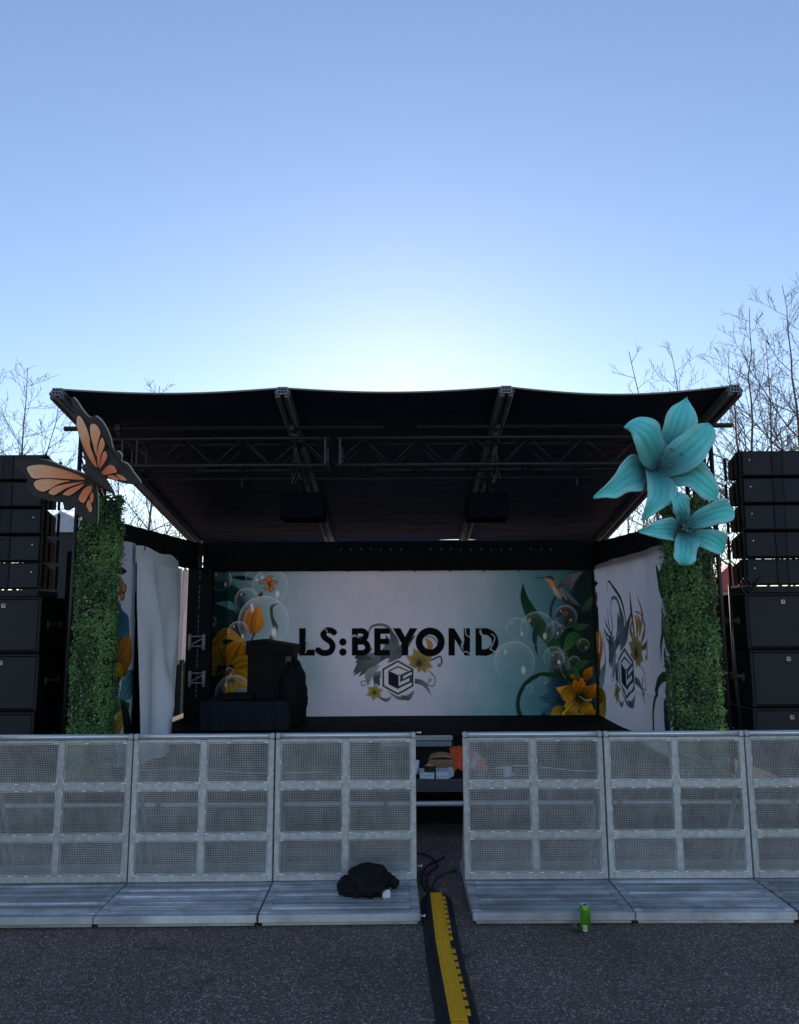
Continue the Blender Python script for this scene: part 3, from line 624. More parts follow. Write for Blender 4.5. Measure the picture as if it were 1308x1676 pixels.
dk = empty('stage_deck', (0, 10.1, 0), 'main black stage floor beneath the canopy', 'stage')
mb = MB(); mb.box(-3.3, 3.3, 8.88, 11.3, .56, .6); mb.build('deck_top', DECKTOP, dk)
mb = MB(); mb.box(-3.3, 3.3, 8.90, 8.93, .0, .555); mb.build('fascia', BLACKCLOTH, dk)
st = empty('step', (.2, 8.7, .5), 'short silver aluminium step tread at the front of the stage floor', 'step')
a = at(622, 1207, 8.72).x; b = at(741, 1207, 8.72).x
mb = MB(); mb.bbox(a, b, 8.70, 8.86, .572, .605, .004); mb.bbox(a+.01, b-.01, 8.72, 8.86, .503, .566, .004, mi=1); mb.build('tread', [RAIL, ALU], st)
mb = MB(); mb.tube([(b+.012, 8.74, .5), (b+.012, 8.74, .74)], .008, 6); mb.build('upright', BLACKMETAL, st)

# ------------------------------------------------------------------ roof
BEAMM = mat('beam_alloy', (.17, .18, .21), .65, .2, var=.6, scale=10, stretch=(8, .6, 3), spec=.15)
YF, YR = 6.52, 11.40
def roofz(y): return 3.87+(y-YF)/(YR-YF)*(3.05-3.87)
BX = (-3.02, -1.03, .95, 2.97)
rf = empty('stage_roof', (0, 9, 3.0), 'dark fabric canopy roof on four sloping alloy beams', 'roof')
def can(u, v):
    x = BX[0]+(BX[3]-BX[0])*u; y = YF+.02+(YR-YF-.04)*v
    for i in range(3):
        if BX[i]-1e-6 <= x <= BX[i+1]+1e-6: t = (x-BX[i])/(BX[i+1]-BX[i]); b_ = i
    i = b_; s_ = math.sin(PI*t)
    z = roofz(y)+.045-(.045 if i < 2 else .075)*s_*(1-.6*v)
    wr = noise.noise(Vector((x*1.2, y*7, 3)))*.009*(.1+2.6*v**4)+noise.noise(Vector((x*.6, y*22, 8)))*.010*(.2+2.5*max(0, v-.75)/.25)
    wr += .004*v*math.sin(y*16+1.2*noise.noise(Vector((x*.8, y, 0)))*4)
    return Vector((x, y, z+wr*s_**.5))
mb = MB(); mb.grid(can, 150, 150); cn = mb.build('canopy', CANOPY, rf, smooth=True, recalc=False)
mb = MB(); mb.grid(lambda u, v: Vector((BX[0]-.02+(BX[3]-BX[0]+.04)*u, YR+.02+.03*v, 3.10-.23*v+.01*math.sin(u*60)*v)), 120, 4); mb.build('rear_light_flap', CANOPY, rf, smooth=True, recalc=False)  # flap added to block the sun and the light line above the valance
md = cn.modifiers.new('thick', 'SOLIDIFY'); md.thickness = .006; md.offset = 1
for x in BX:
    mb = MB()
    def Mx(y): return None
    L = math.hypot(YR-YF, 3.05-3.87); ang = math.atan2(3.05-3.87, YR-YF)
    MM = Matrix.Translation((x, YF, 3.87)) @ Matrix.Rotation(ang, 4, 'X')
    w2 = .060
    mb.box(-w2, -.018, 0, L, -.05, .03, M=MM); mb.box(.018, w2, 0, L, -.05, .03, M=MM); mb.box(-.017, .017, .002, L, -.018, .028, M=MM)
    mb.box(-w2-.012, -w2-.001, 0, L, -.012, .012, M=MM); mb.box(w2+.001, w2+.012, 0, L, -.012, .012, M=MM)
    mb.box(w2-.014, w2-.002, .004, L, -.0545, -.0505, mi=1, M=MM); mb.box(-w2+.004, -w2+.010, .004, L, -.0545, -.0505, mi=1, M=MM)
    bmo = mb.build('beam', [BEAMM, ALU], rf)
    mb = MB()
    for (a0, a1, b0, b1) in ((-.045, .045, .028, .036), (-.045, .045, -.036, -.028), (-.045, -.037, -.036, .036), (.037, .045, -.036, .036), (-.015, -.010, -.03, .03), (.012, .017, -.03, .03), (-.04, .04, -.004, .003)):
        mb.box(a0, a1, -.012, -.002, b0, b1, M=MM@Matrix.Translation((0, 0, .012)))
    mb.box(-.045, .045, -.0015, -.0005, -.036, .036, mi=1, M=MM@Matrix.Translation((0, 0, .012)))
    mb.build('end_cap', [ALU, BLACKMETAL], bmo)
mb = MB(); mb.tube([can(i/150, 0)+Vector((0, -.012, 0)) for i in range(151)], .008, 5); mb.build('edge_cord', mat('cord', (.3, .3, .25), .6), rf)

def truss(mb, p0, p1, w_, hgt, pitch, r=.021, rb=.0065, n=8):
    """box truss between p0 and p1 along X: four chords, zig-zag lacing"""
    p0 = Vector(p0); p1 = Vector(p1)
    for dy in (-w_/2, w_/2):
        for dz in (-hgt/2, hgt/2):
            mb.tube([p0+Vector((0, dy, dz)), p1+Vector((0, dy, dz))], r, n)
    k = int((p1-p0).length/pitch)
    for i in range(k):
        a_ = p0.lerp(p1, i/k); b_ = p0.lerp(p1, (i+1)/k); s_ = 1 if i % 2 else -1
        for dy in (-w_/2, w_/2): mb.tube([a_+Vector((0, dy, s_*hgt/2)), b_+Vector((0, dy, -s_*hgt/2))], rb, 5)
        for dz in (-hgt/2, hgt/2): mb.tube([a_+Vector((0, s_*w_/2, dz)), b_+Vector((0, -s_*w_/2, dz))], rb, 5)
SATIN = mat('black_painted_truss', (.022, .023, .028), .42, .3, var=.3)
lt = empty('lighting_truss', (0, 7.2, 3.46), 'black box truss spanning the stage front under the canopy', 'truss')
for (a, b) in ((-2.86, -.66), (-.60, 2.80)):
    mb = MB(); truss(mb, (a, 7.2, 3.46), (b, 7.2, 3.46), .26, .26, .25); mb.build('span', SATIN, lt, smooth=True)
for x in (-.63, -2.55, 2.5):
    for dx in (-.07, .07):
        mb = MB()
        for dy in (-.135, .135): mb.box(x+dx-.01, x+dx+.01, 7.2+dy-.012, 7.2+dy+.012, 3.325, 3.595)
        for z in (3.335, 3.575): mb.box(x+dx-.008, x+dx+.008, 7.2-.122, 7.2+.122, z, z+.012)
        mb.build('joint', SATIN, lt)
for (a, b, lab) in ((-3.22, -.14, 'left black lighting pipe clamped above the box truss'), (.16, 3.2, 'right black lighting pipe clamped above the box truss')):
    mb = MB(); mb.tube([(a, 7.15, 3.715), (b, 7.15, 3.715)], .024, 10)
    for x in (BX[1], -2.7) if a < 0 else (BX[2], 2.7):
        mb.bbox(x-.03, x+.03, 7.11, 7.19, 3.68, 3.75, .006); mb.tube([(x, 7.15, 3.68), (x, 7.15, 3.62)], .012, 6)
    tag(mb.build('pipe', SATIN, smooth=False), lab, 'pipe')
# thin lower cable bar with hanging ends
mb = MB(); mb.tube([(-2.6, 7.4, 3.27), (-.2, 7.4, 3.262), (2.5, 7.4, 3.27)], .010, 6)
for x in (-1.55, 1.75): mb.tube([(x, 7.4, 3.26), (x, 7.4, 3.18)], .006, 5)
tag(mb.build('cable_bar', SATIN), 'thin black cable bar just below the box truss', 'bar')

for x, lab in ((BX[1]+.03, 'small chain hoist hanging at the left inner beam'), (BX[2]-.02, 'small chain hoist hanging at the right inner beam')):
    mb = MB(); mb.bbox(x-.035, x+.035, 7.14, 7.22, 3.60, 3.66, .01); mb.tube([(x, 7.18, 3.66), (x, 7.18, 3.74)], .01, 6)
    for j in range(4): mb.tube([(x+.05*math.sin(j*1.9+t*4)*t, 7.22+.02*j, 3.60-.42*t+.05*math.sin(j)) for t in [i/8 for i in range(9)]], .006, 5)
    tag(mb.build('chain_hoist', SATIN), lab, 'hoist', 'chain hoists')
# hung loudspeakers
GRILLE = mat('speaker_grille', (.030, .032, .036), .7, var=.15, scale=200, bump=.4, bscale=500, spec=.3)
CAB = mat('speaker_cabinet', (.018, .018, .020), .85, var=.25, scale=30, bump=.15, bscale=200, spec=0)
HUNG = mat('hung_speaker_black', (.006, .008, .012), .8, spec=0, bump=.2, bscale=200)
for (x0, x1, lab) in ((458, 530, 'dark monitor speaker hung from the truss on the left'), (765, 833, 'dark monitor speaker hung from the truss on the right')):
    A_ = at(x0, 806, 7.6); B_ = at(x1, 849, 7.6); xm = (A_.x+B_.x)/2
    h_ = empty('hanging_speaker', (xm, 7.75, B_.z), lab, 'speaker', 'speakers hung from the truss')
    mb = MB(); mb.bbox(A_.x, B_.x, 7.6, 7.9, B_.z, A_.z, .012); mb.build('cabinet', HUNG, h_)
    mb = MB(); mb.bbox(A_.x+.015, B_.x-.015, 7.588, 7.597, B_.z+.012, A_.z-.012, .003); mb.build('grille', HUNG, h_)
    mb = MB(); mb.box(xm-.17, xm+.17, 7.72, 7.76, A_.z+.002, A_.z+.012); mb.tube([(xm, 7.74, A_.z+.01), (xm, 7.5, 3.33)], .016, 8)
    for j in range(5): mb.tube([(xm+.05*math.sin(j*2+t*5), 7.7-.03*t*5, A_.z+.02+t*(.30)) for t in (0, .3, .6, 1)], .006, 5)
    mb.build('bracket', BLACKMETAL, h_)

# ------------------------------------------------------------------ towers + leafy columns
def leaf_mat():
    return mat('ivy_leaves', (1, 1, 1), .55, attr='tint', spec=.4, transl=.2)
IVY = leaf_mat(); IVYBACK = mat('ivy_backing', (.015, .030, .012), .9)
CREAM = mat('raw_panel_edge', (.62, .55, .36), .7, var=.3)
def tower(x, label):
    t = empty('mast', (x, 7.25, .5), label, 'mast', 'roof masts')
    for dx in (-.09, .09):
        for dy in (-.09, .09):
            mb = MB(); mb.tube([(x+dx, 7.25+dy, .5), (x+dx, 7.25+dy, 3.70)], .022, 8); mb.build('post', SATIN, t, smooth=True)
    mb = MB()
    k = 16
    for i in range(k):
        z0 = .52+3.15*i/k; z1 = .52+3.15*(i+1)/k; s_ = 1 if i % 2 else -1
        for d in (-.09, .09):
            mb.tube([(x-s_*.09, 7.25+d, z0), (x+s_*.09, 7.25+d, z1)], .008, 5); mb.tube([(x+d, 7.25-s_*.09, z0), (x+d, 7.25+s_*.09, z1)], .008, 5)
    mb.build('lacing', SATIN, t)
tower(-2.97, 'black truss mast rising behind the orange butterfly'); tower(2.90, 'black truss mast rising behind the teal lilies')

def leafy(xc, wd, y0, y1, ztop, label, seed, edge_side):
    rnd = random.Random(seed)
    t = empty('leafy_column', (xc, (y0+y1)/2, .5), label, 'leafy column', 'leaf-clad columns at the stage corners')
    mb = MB(); mb.box(xc-wd/2+.04, xc+wd/2-.04, y0+.04, y1, .502, ztop-.05); mb.build('core', IVYBACK, t)
    ex = xc+edge_side*(wd/2+.004)
    mb = MB(); mb.box(ex-.006, ex+.006, y0+.10, y0+.115, .51, ztop-.45); mb.build('edge_strip', CREAM, t)
    V = []; Fc = []; C_ = []
    shape = [(0, 0), (.42, .10), (.62, .48), (.30, .55), (.0, 1.0), (-.30, .55), (-.62, .48), (-.42, .10)]
    n = 20000
    for i in range(n):
        z = rnd.uniform(.51, ztop)
        wob = .005*math.sin(z*9+seed)+.014*noise.noise(Vector((z*5, seed, 0)))
        q = rnd.random()
        if q < .60: p = Vector((xc+rnd.uniform(-wd/2, wd/2)+wob*.5, y0+rnd.gauss(.0, .016)+.02, z)); nrm = Vector((0, -1, 0))
        elif q < .80: p = Vector((xc-wd/2+.01+wob+rnd.gauss(0, .013), rnd.uniform(y0, y1), z)); nrm = Vector((-1, -.2, 0))
        else: p = Vector((xc+wd/2-.01+wob+rnd.gauss(0, .013), rnd.uniform(y0, y1), z)); nrm = Vector((1, -.2, 0))
        # clumps: thinner and denser patches
        dens = noise.noise(Vector((p.x*9, p.y*9, z*9+seed)))
        if dens < -.15 and rnd.random() < .65: continue
        p -= nrm*(-.03*max(0, dens))
        nrm = (nrm+Vector((rnd.gauss(0, .5), rnd.gauss(0, .35), rnd.gauss(.35, .5)))).normalized()
        dwn = Vector((rnd.gauss(0, .5), rnd.gauss(0, .3), -1)); tx = nrm.cross(dwn).normalized(); ty = tx.cross(nrm).normalized()
        if ty.z > 0 and rnd.random() < .8: ty = -ty
        s_ = rnd.uniform(.011, .025); k = len(V); tilt = rnd.uniform(.1, .4)
        for (a, b) in shape: V.append(p+tx*a*s_+ty*b*s_-nrm*(abs(a)*tilt*s_)-nrm*(b*b*.25*s_))
        Fc += [(k, k+1, k+2, k+3, k+4), (k, k+4, k+5, k+6, k+7)]
        g_ = rnd.random(); fresh = max(0, min(1, .5+1.6*noise.noise(Vector((p.x*4, p.y*4, z*3)))+rnd.gauss(0, .40)))
        if g_ < .04: cc = (.20, .19, .05)
        elif g_ < .08: cc = (.30, .34, .22)
        else: cc = (.036+.10*fresh, .095+.22*fresh, .034+.052*fresh)
        q = rnd.uniform(.75, 1.25); C_ += [tuple(c*q for c in cc)]*8
    mb = MB(); mb.v = V; mb.f = Fc; mb.mi = [0]*len(Fc); o = mb.build('leaf_cover', IVY, t, recalc=False)
    a = o.data.color_attributes.new('tint', 'FLOAT_COLOR', 'POINT'); a.data.foreach_set('color', np.array([(*c, 1) for c in C_], np.float32).ravel())
    return t
leafy(-2.785, .37, 7.00, 7.16, 3.05, 'ivy-covered column below the orange butterfly', 3, -1)
leafy(2.685, .42, 7.00, 7.24, 3.02, 'ivy-covered column below the teal lilies', 7, 1)

drape(lambda u, v: Vector((-3.46+.42*u, 7.92+.02*math.sin(u*25), .51+2.1*v)), 20, 2, 'drape', 'added black drape darkening the gap between left subwoofers and ivy column', 'curtain')  # black cloth added to make the gap beside the stack read dark
drape(lambda u, v: Vector((-3.0+.03*math.sin(u*30), 7.5+2.15*u, .51+2.1*v)), 40, 2, 'drape', 'added black cloth darkening the slit between tulip banner and loose cloth', 'curtain')  # black cloth put behind both cloths so the slit between them shows dark
# rear black drape column with two silver truss ends (left of the backdrop)
rt = empty('truss_stub', at(320, 1190, 10.3), 'dark rear truss post with silver ladder sections left of the backdrop', 'truss')
for (y0, y1) in ((1038, 1064), (1098, 1124)):
    A_ = at(311, y0, 10.3); B_ = at(333, y1, 10.3)
    mb = MB()
    for x in (A_.x, B_.x): mb.tube([(x, 10.3, A_.z), (x, 10.3, B_.z)], .022, 8)
    for z in (A_.z-.03, B_.z+.05): mb.tube([(A_.x, 10.3, z), (B_.x, 10.3, z)], .009, 6)
    mb.tube([(A_.x, 10.3, B_.z+.06), (B_.x, 10.3, A_.z-.05)], .009, 6)
    mb.build('ladder_section', ALU, rt, smooth=True)
A_ = at(310, 940, 10.3); B_ = at(334, 1195, 10.3)
mb = MB(); mb.box(A_.x-.03, B_.x+.03, 10.36, 10.42, .6, 2.62); mb.build('post', BLACKCLOTH, rt)
mb = MB()
for i in range(26):
    z = .9+i*.065
    if i % 6 != 5: mb.box((A_.x+B_.x)/2-.005, (A_.x+B_.x)/2+.005, 10.345, 10.352, z, z+.045)
mb.build('cord', ALUD, rt)

# ------------------------------------------------------------------ speaker stacks
BADGE = mat('badge', (.62, .60, .55), .35, .6); BADGEIN = mat('badge_inner', (.02, .02, .02), .9, spec=0)
STRIP = mat('cabinet_strip', (.042, .045, .05), .8, var=.2, spec=0)
FRAMEM = mat('rigging_steel', (.04, .04, .042), .8, 0, var=.4, spec=0)
HAND = mat('handle_bar', (.10, .09, .08), .8, 0, spec=0)
def make_sub():
    t = empty('subwoofer', (0, 0, 0), '', 'speaker', 'subwoofers stacked beside the stage')
    w_, h_, d_ = .73, .535, .70
    mb = MB(); mb.bbox(-w_/2, w_/2, .015, d_, 0, h_, .01); mb.build('cabinet', CAB, t, local=True)
    mb = MB(); mb.bbox(-w_/2+.03, w_/2-.03, 0, .012, .028, h_-.03, .004); mb.build('grille', GRILLE, t, local=True)
    mb = MB(); mb.box(-w_/2+.002, w_/2-.002, -.004, .014, h_-.020, h_-.008); mb.box(-w_/2+.002, -w_/2+.022, -.003, .014, .01, h_-.024); mb.box(w_/2-.022, w_/2-.002, -.003, .014, .01, h_-.024)
    mb.build('front_rim', STRIP, t, local=True)
    mb = MB(); z = h_-.085
    for q in ((-.018, .018, .014, .018), (-.018, .018, -.018, -.014), (-.018, -.014, -.018, .018), (.014, .018, -.018, .018), (-.004, .009, -.009, -.004), (-.006, -.002, -.009, .009)): mb.box(q[0], q[1], -.006, -.001, z+q[2], z+q[3])
    mb.build('badge', BADGE, t, local=True)
    for s_ in (-1, 1):
        mb = MB(); x = s_*(w_/2+.002)
        for zz in (.22, .33): mb.lathe((x, .25, zz), [(0, 0)]*1+[(.035, 0), (.035, .001)], 12) if False else None
        mb.add([(x, .25+.055*math.cos(a), .27+.10*math.sin(a)) for a in [2*PI*i/16 for i in range(16)]], [tuple(range(16))], 1)
        x2 = s_*(w_/2+.012); mb.bbox(min(x2-.008, x2+.008), max(x2-.008, x2+.008), .15, .42, .255, .285, .004, mi=0)
        mb.bbox(x2-.009, x2+.009, .13, .155, .235, .305, .004, mi=0); mb.bbox(x2-.009, x2+.009, .405, .43, .235, .305, .004, mi=0)
        mb.build('handle', [HAND, BADGEIN], t, local=True)
    return t
def make_array():
    t = empty('line_array_speaker', (0, 0, 0), '', 'speaker', 'line array speakers stacked on the subwoofers')
    w_, h_ = .70, .250
    body = [(-w_/2, 0, 0), (w_/2, 0, 0), (w_/2, .10, 0), (w_/2-.07, .46, .03), (-w_/2+.07, .46, .03), (-w_/2, .10, 0)]
    top = [(-w_/2, 0, h_), (w_/2, 0, h_), (w_/2, .10, h_), (w_/2-.07, .46, h_-.03), (-w_/2+.07, .46, h_-.03), (-w_/2, .10, h_)]
    mb = MB(); mb.add(body+top, [(0, 1, 2, 3, 4, 5), (11, 10, 9, 8, 7, 6)]+[(i, (i+1) % 6, (i+1) % 6+6, i+6) for i in range(6)]); mb.build('cabinet', CAB, t, local=True)
    for (a, b) in ((-w_/2+.012, -.055), (.055, w_/2-.012)):
        mb = MB(); mb.bbox(a, b, -.014, -.002, .010, h_-.012, .004); mb.build('grille', GRILLE, t, local=True)
    mb = MB(); mb.bbox(-.05, .05, -.018, -.002, .008, h_-.010, .004); 
    for z in (.035, h_-.035): mb.box(-.03, -.02, -.021, -.0185, z-.006, z+.006, mi=1)
    mb.build('centre_strip', [STRIP, BADGEIN], t, local=True)
    mb = MB()
    for x in (-.27, .27): mb.lathe((x, -.0145, h_-.09), [(0, -.003), (.006, -.003), (.006, 0)], 8, axis='y')
    mb.build('screws', BADGE, t, local=True)
    for s_ in (-1, 1):
        mb = MB(); x = s_*(w_/2+.012)
        mb.bbox(x-.010, x+.010, -.012, .012, -.006, h_+.010, .003); mb.bbox(x-.008, x+.008, .05, .065, 0, h_, .003)
        mb.build('rigging_plate', FRAMEM, t, local=True)
        mb = MB(); mb.tube([(x, -.014, .03), (x+s_*.012, -.03, .05), (x+s_*.012, -.03, h_-.05), (x, -.014, h_-.03)], .006, 6); mb.build('front_handle', FRAMEM, t, local=True, smooth=True)
        xr = s_*(w_/2-.045); mb = MB(); mb.bbox(xr+s_*.02-.008, xr+s_*.02+.008, .40, .44, .02, h_+.01, .003); mb.build('rear_link', FRAMEM, t, local=True)
        mb = MB()
        for zc in (.085, .17):
            pts = []
            for i in range(12):
                a = 2*PI*i/12; yy = .25+.045*math.cos(a); zz = zc+.034*math.sin(a)*(1 if (zc > .1) == (math.sin(a) > 0) else .4)
                xs = w_/2-.07*(yy-.10)/.36+.002; pts.append((s_*xs, yy, zz))
            mb.add(pts, [tuple(range(12))])
        mb.build('side_port', BADGEIN, t, local=True)
    return t
sub0 = make_sub(); arr0 = make_array()
ords = ['top', 'second', 'middle', 'fourth', 'bottom']
first = True
for side, xs, xa in (('right', 3.685, 3.725), ('left', -3.815, -3.86)):
    for i in range(3):
        o = sub0 if (side == 'right' and i == 0) else copy_tree(sub0)
        o.location = (xs+(0.01 if i == 1 else 0), 7.40, .503+i*.540); o['label'] = '%s black subwoofer of the %s speaker stack' % (('bottom', 'middle', 'top')[i], side)
    zz = 2.125
    mb = MB(); mb.bbox(xa-.36, xa+.36, 7.42, 7.85, 2.122, 2.185, .005)
    tag(mb.build('rigging_frame', STRIP), 'flat steel frame between subwoofers and line array, %s stack' % side, 'frame', 'rigging frames')
    for i in range(5):
        o = arr0 if (side == 'right' and i == 0) else copy_tree(arr0)
        k = 4-i; o.location = (xa, 7.40+.012*k, 2.200+i*.2665); o.rotation_euler = (math.radians((-1.6, -.8, 0, .8, 1.4)[i]), 0, 0)
        o['label'] = '%s line array speaker of the %s stack' % (ords[k], side)
# cable loops hanging off the right array
CABLE = mat('black_cable', (.010, .010, .011), .5)
mb = MB(); 
for j in range(4):
    pts = [Vector((3.26+.03*j+.16*t, 7.36+.02*j, 2.20-.10*math.sin(PI*t)+.03*j)) for t in [i/10 for i in range(11)]]; mb.tube(pts, .008, 6)
for j in range(2): mb.tube([(3.22+.01*j, 7.5, 2.2), (3.21+.02*j, 7.5, 1.4), (3.23, 7.45, .6)], .008, 6)
tag(mb.build('cable_bundle', CABLE, smooth=True), 'black speaker cables looping beside the right stack above its subwoofers', 'cable')

# ------------------------------------------------------------------ butterfly ornament
def b1(x, y): return (x/2.973, 580+y/2.973)
YB = 6.25
WINGB = mat('wing_board', (.040, .030, .028), .75, var=.3); WEDGE = mat('board_edge', (.55, .48, .36), .7)
def wing_orange(c):
    M = mat('wing_panel', (.9, .5, .25), .6, spec=.3); n = M.node_tree.nodes; l = M.node_tree.links
    tc = n.new('ShaderNodeTexCoord'); ln = n.new('ShaderNodeVectorMath'); ln.operation = 'LENGTH'; l.new(tc.outputs['Object'], ln.inputs[0])
    rp = n.new('ShaderNodeValToRGB'); e = rp.color_ramp.elements; e[0].position = .12; e[0].color = (.85, .19, .07, 1); e[1].position = .62; e[1].color = (.90, .56, .35, 1); q = e.new(.32); q.color = (.90, .36, .17, 1)
    t = n.new('ShaderNodeTexNoise'); t.inputs['Scale'].default_value = 5; ad = n.new('ShaderNodeMath'); ad.operation = 'MULTIPLY_ADD'; ad.inputs[1].default_value = .25; l.new(t.outputs[0], ad.inputs[0]); l.new(ln.outputs['Value'], ad.inputs[2])
    sb = n.new('ShaderNodeMath'); sb.operation = 'SUBTRACT'; sb.inputs[1].default_value = .12; l.new(ad.outputs[0], sb.inputs[0]); l.new(sb.outputs[0], rp.inputs[0]); l.new(rp.outputs[0], n['Principled BSDF'].inputs['Base Color'])
    return M
WORANGE = wing_orange(0)
bc = at(*b1(450, 590), YB)
bf = empty('butterfly', bc, 'large orange and black butterfly cutout on the left leafy column', 'butterfly ornament')
upper = [(460, 590), (428, 560), (408, 500), (390, 430), (368, 362), (345, 290), (335, 240), (322, 190), (345, 208), (375, 250), (405, 285), (432, 299), (445, 289), (470, 305), (500, 345), (525, 400), (543, 464), (566, 467), (583, 487), (580, 513), (612, 530), (640, 570), (672, 624), (600, 624), (560, 612), (520, 602)]
lower = [(455, 620), (425, 590), (400, 578), (340, 557), (290, 538), (210, 508), (110, 506), (40, 516), (78, 552), (110, 590), (118, 640), (145, 678), (200, 700), (260, 713), (300, 720), (306, 752), (330, 752), (357, 737), (362, 770), (400, 797), (455, 824), (466, 740), (466, 680)]
ucells = [[(365, 292), (385, 298), (415, 350), (433, 400), (440, 450), (460, 500), (476, 556), (450, 530), (415, 470), (385, 400), (365, 340)],
 [(440, 332), (465, 340), (485, 375), (480, 410), (473, 450), (472, 500), (455, 450), (440, 400), (432, 355)],
 [(492, 402), (507, 425), (507, 450), (492, 490), (483, 555), (474, 510), (478, 450)],
 [(512, 470), (522, 490), (517, 515), (500, 542), (487, 558), (492, 520), (500, 482)],
 [(495, 580), (530, 540), (555, 543), (570, 572), (545, 580), (508, 590)],
 [(524, 593), (550, 588), (578, 605), (570, 614), (545, 607)], [(566, 583), (595, 590), (617, 612), (590, 612), (575, 598)]]
lcells = [[(112, 545), (140, 534), (200, 533), (270, 548), (340, 570), (400, 595), (420, 611), (380, 611), (290, 604), (210, 599), (150, 600), (125, 575)],
 [(152, 622), (175, 607), (230, 603), (300, 611), (345, 616), (290, 628), (225, 660), (195, 665), (165, 650)],
 [(230, 668), (260, 645), (330, 629), (415, 621), (380, 632), (320, 652), (265, 682), (240, 680)],
 [(305, 678), (345, 652), (415, 630), (380, 662), (340, 686), (315, 685)],
 [(383, 700), (410, 655), (445, 638), (449, 660), (430, 690), (410, 722), (392, 718)],
 [(440, 690), (452, 670), (457, 700), (447, 724), (440, 712)], [(420, 735), (432, 705), (442, 724), (448, 750), (440, 770), (428, 755)]]
def dep(p, side):                                                # the wings tilt back from the body
    d = math.hypot(p[0]-455, p[1]-595)/300; return .05*d*d
for loop, cells, side in ((upper, ucells, 1), (lower, lcells, -1)):
    lp = crom(loop, 5, True); mb = MB()
    P3 = []
    for q in lp:
        p = at(*b1(*q), YB); p.y += dep(q, side); P3.append(p)
    c0 = sum(P3, Vector())/len(P3); mb.prism(P3, Vector((0, .03, 0)), 0, 1)
    wg = mb.build('wing', [WINGB, WINGB], bf)
    mb = MB(); mb.prism([p+Vector((.009, .0305, .008)) for p in P3], Vector((0, .006, 0)), 0, 0); mb.build('backing', WEDGE, wg)
    for c in cells:
        cen = np.mean(np.array(c), 0); mb = MB(); L2 = []
        for q in crom(c, 5, True):
            q = cen+(np.array(q)-cen)*.97; p = at(*b1(*q), YB); p.y += dep(q, side)-.006; L2.append(p)
        mb.prism(L2, Vector((0, -.005, 0)), 0, 0); mb.build('wing_panel', WORANGE, wg)
BODYM = mat('butterfly_body', (.060, .042, .036), .6, var=.4, bump=.4, bscale=80)
mb = MB(); pts = []; rs = []
A_ = at(*b1(412, 545), YB-.05); B_ = at(*b1(568, 690), YB-.03)
for i in range(61):
    t = i/60; pts.append(A_.lerp(B_, t)+Vector((0, .02*t, 0)))
    rs.append((.052*math.sin(PI*min(1, t*1.02+.06))**.55*(1.0 if t < .35 else 1.0-.62*(t-.35)))*(1+.10*math.sin(t*95)))
mb.tube(pts, rs, 14); mb.build('body', BODYM, bf, smooth=True)
mb = MB(); mb.tube([bc+Vector((.01, .03, -.01)), Vector((-2.78, 7.04, bc.z-.03))], .02, 8); mb.tube([bc+Vector((-.01, .03, .03)), Vector((-2.86, 7.04, bc.z+.06))], .012, 8); mb.build('bracket', BLACKMETAL, bf, smooth=True)
mb = MB(); mb.lathe(at(*b1(418, 553), YB-.06), [(0, -.034), (.02, -.028), (.034, 0), (.024, .026), (0, .034)], 12); mb.build('head', BODYM, bf, smooth=True)

# ------------------------------------------------------------------ lilies
PETAL = mat('petal_foam', (1, 1, 1), .55, attr='tint', var=.12, scale=18, spec=.3, bump=.08, bscale=60, transl=.08)
STAM = mat('stamen', (.10, .16, .17), .5)
def b2(x, y): return (870+x/2.986, 580+y/2.986)
def rs(P, n):
    P = np.array(crom(P, 8)); d = np.r_[0, np.cumsum(np.hypot(*np.diff(P, axis=0).T))]; t = np.linspace(0, d[-1], n)
    return np.c_[np.interp(t, d, P[:, 0]), np.interp(t, d, P[:, 1])]
def petal(parent, Lf, Rt, Y0, off, sd, curl, fold=0):
    n, m_ = 30, 16; L = rs(Lf, n+1); R_ = rs(Rt, n+1); mb = MB(); cc = []; rr = random.Random(sd); ph = rr.uniform(0, 6)
    for i in range(n+1):
        t = i/n
        for j in range(m_+1):
            s_ = j/m_*2-1; a = j/m_; q = L[i]*(1-a)+R_[i]*a
            p = at(*b2(*q), Y0)
            bow = (1-s_*s_)
            p.y += off+.16*(1-t)**2.2-.07*math.sin(PI*min(1, t*1.05))+curl*t**3+.045*bow*math.sin(PI*t)*(1 if not fold else -1.4)
            p.y += .040*math.sin(t*9+ph+s_)*abs(s_)**2*math.sin(PI*t)*np.sign(s_)+.008*math.cos(s_*14)*math.sin(PI*min(1, t*.9+.1))*math.exp(-(s_*1.1)**2)
            mb.v.append(tuple(p))
            st_ = .5+.5*math.cos(s_*14+.5*math.sin(t*5+ph)); st_ = st_**1.5*math.exp(-(s_*1.05)**4)*min(1, 1.8*(1-t))
            base = np.array((.05, .22, .25)); mid = np.array((.08, .86, .80)); light = np.array((.42, .95, .93)); dark = np.array((.02, .46, .48))  # dark base tone also paints the shading deep in the flower
            c = base+(mid-base)*min(1, max(0, (t-.10)/.50))**1.2; e = abs(s_)**2.4*.85*min(1, t*2.2); c = c+(light-c)*e; c = c+(dark-c)*st_*.70*min(1, t*3)
            if t > .86: c = c+(np.array((.06, .62, .58))-c)*(t-.86)/.14*.6
            cc.append((*c, 1))
    mb.f = [(j*(m_+1)+i, j*(m_+1)+i+1, (j+1)*(m_+1)+i+1, (j+1)*(m_+1)+i) for j in range(n) for i in range(m_)]; mb.mi = [0]*len(mb.f)
    o = mb.build('petal', PETAL, parent, smooth=True, recalc=False)
    a = o.data.color_attributes.new('tint', 'FLOAT_COLOR', 'POINT'); a.data.foreach_set('color', np.array(cc, np.float32).ravel())
    md = o.modifiers.new('thick', 'SOLIDIFY'); md.thickness = .012; md.offset = 1
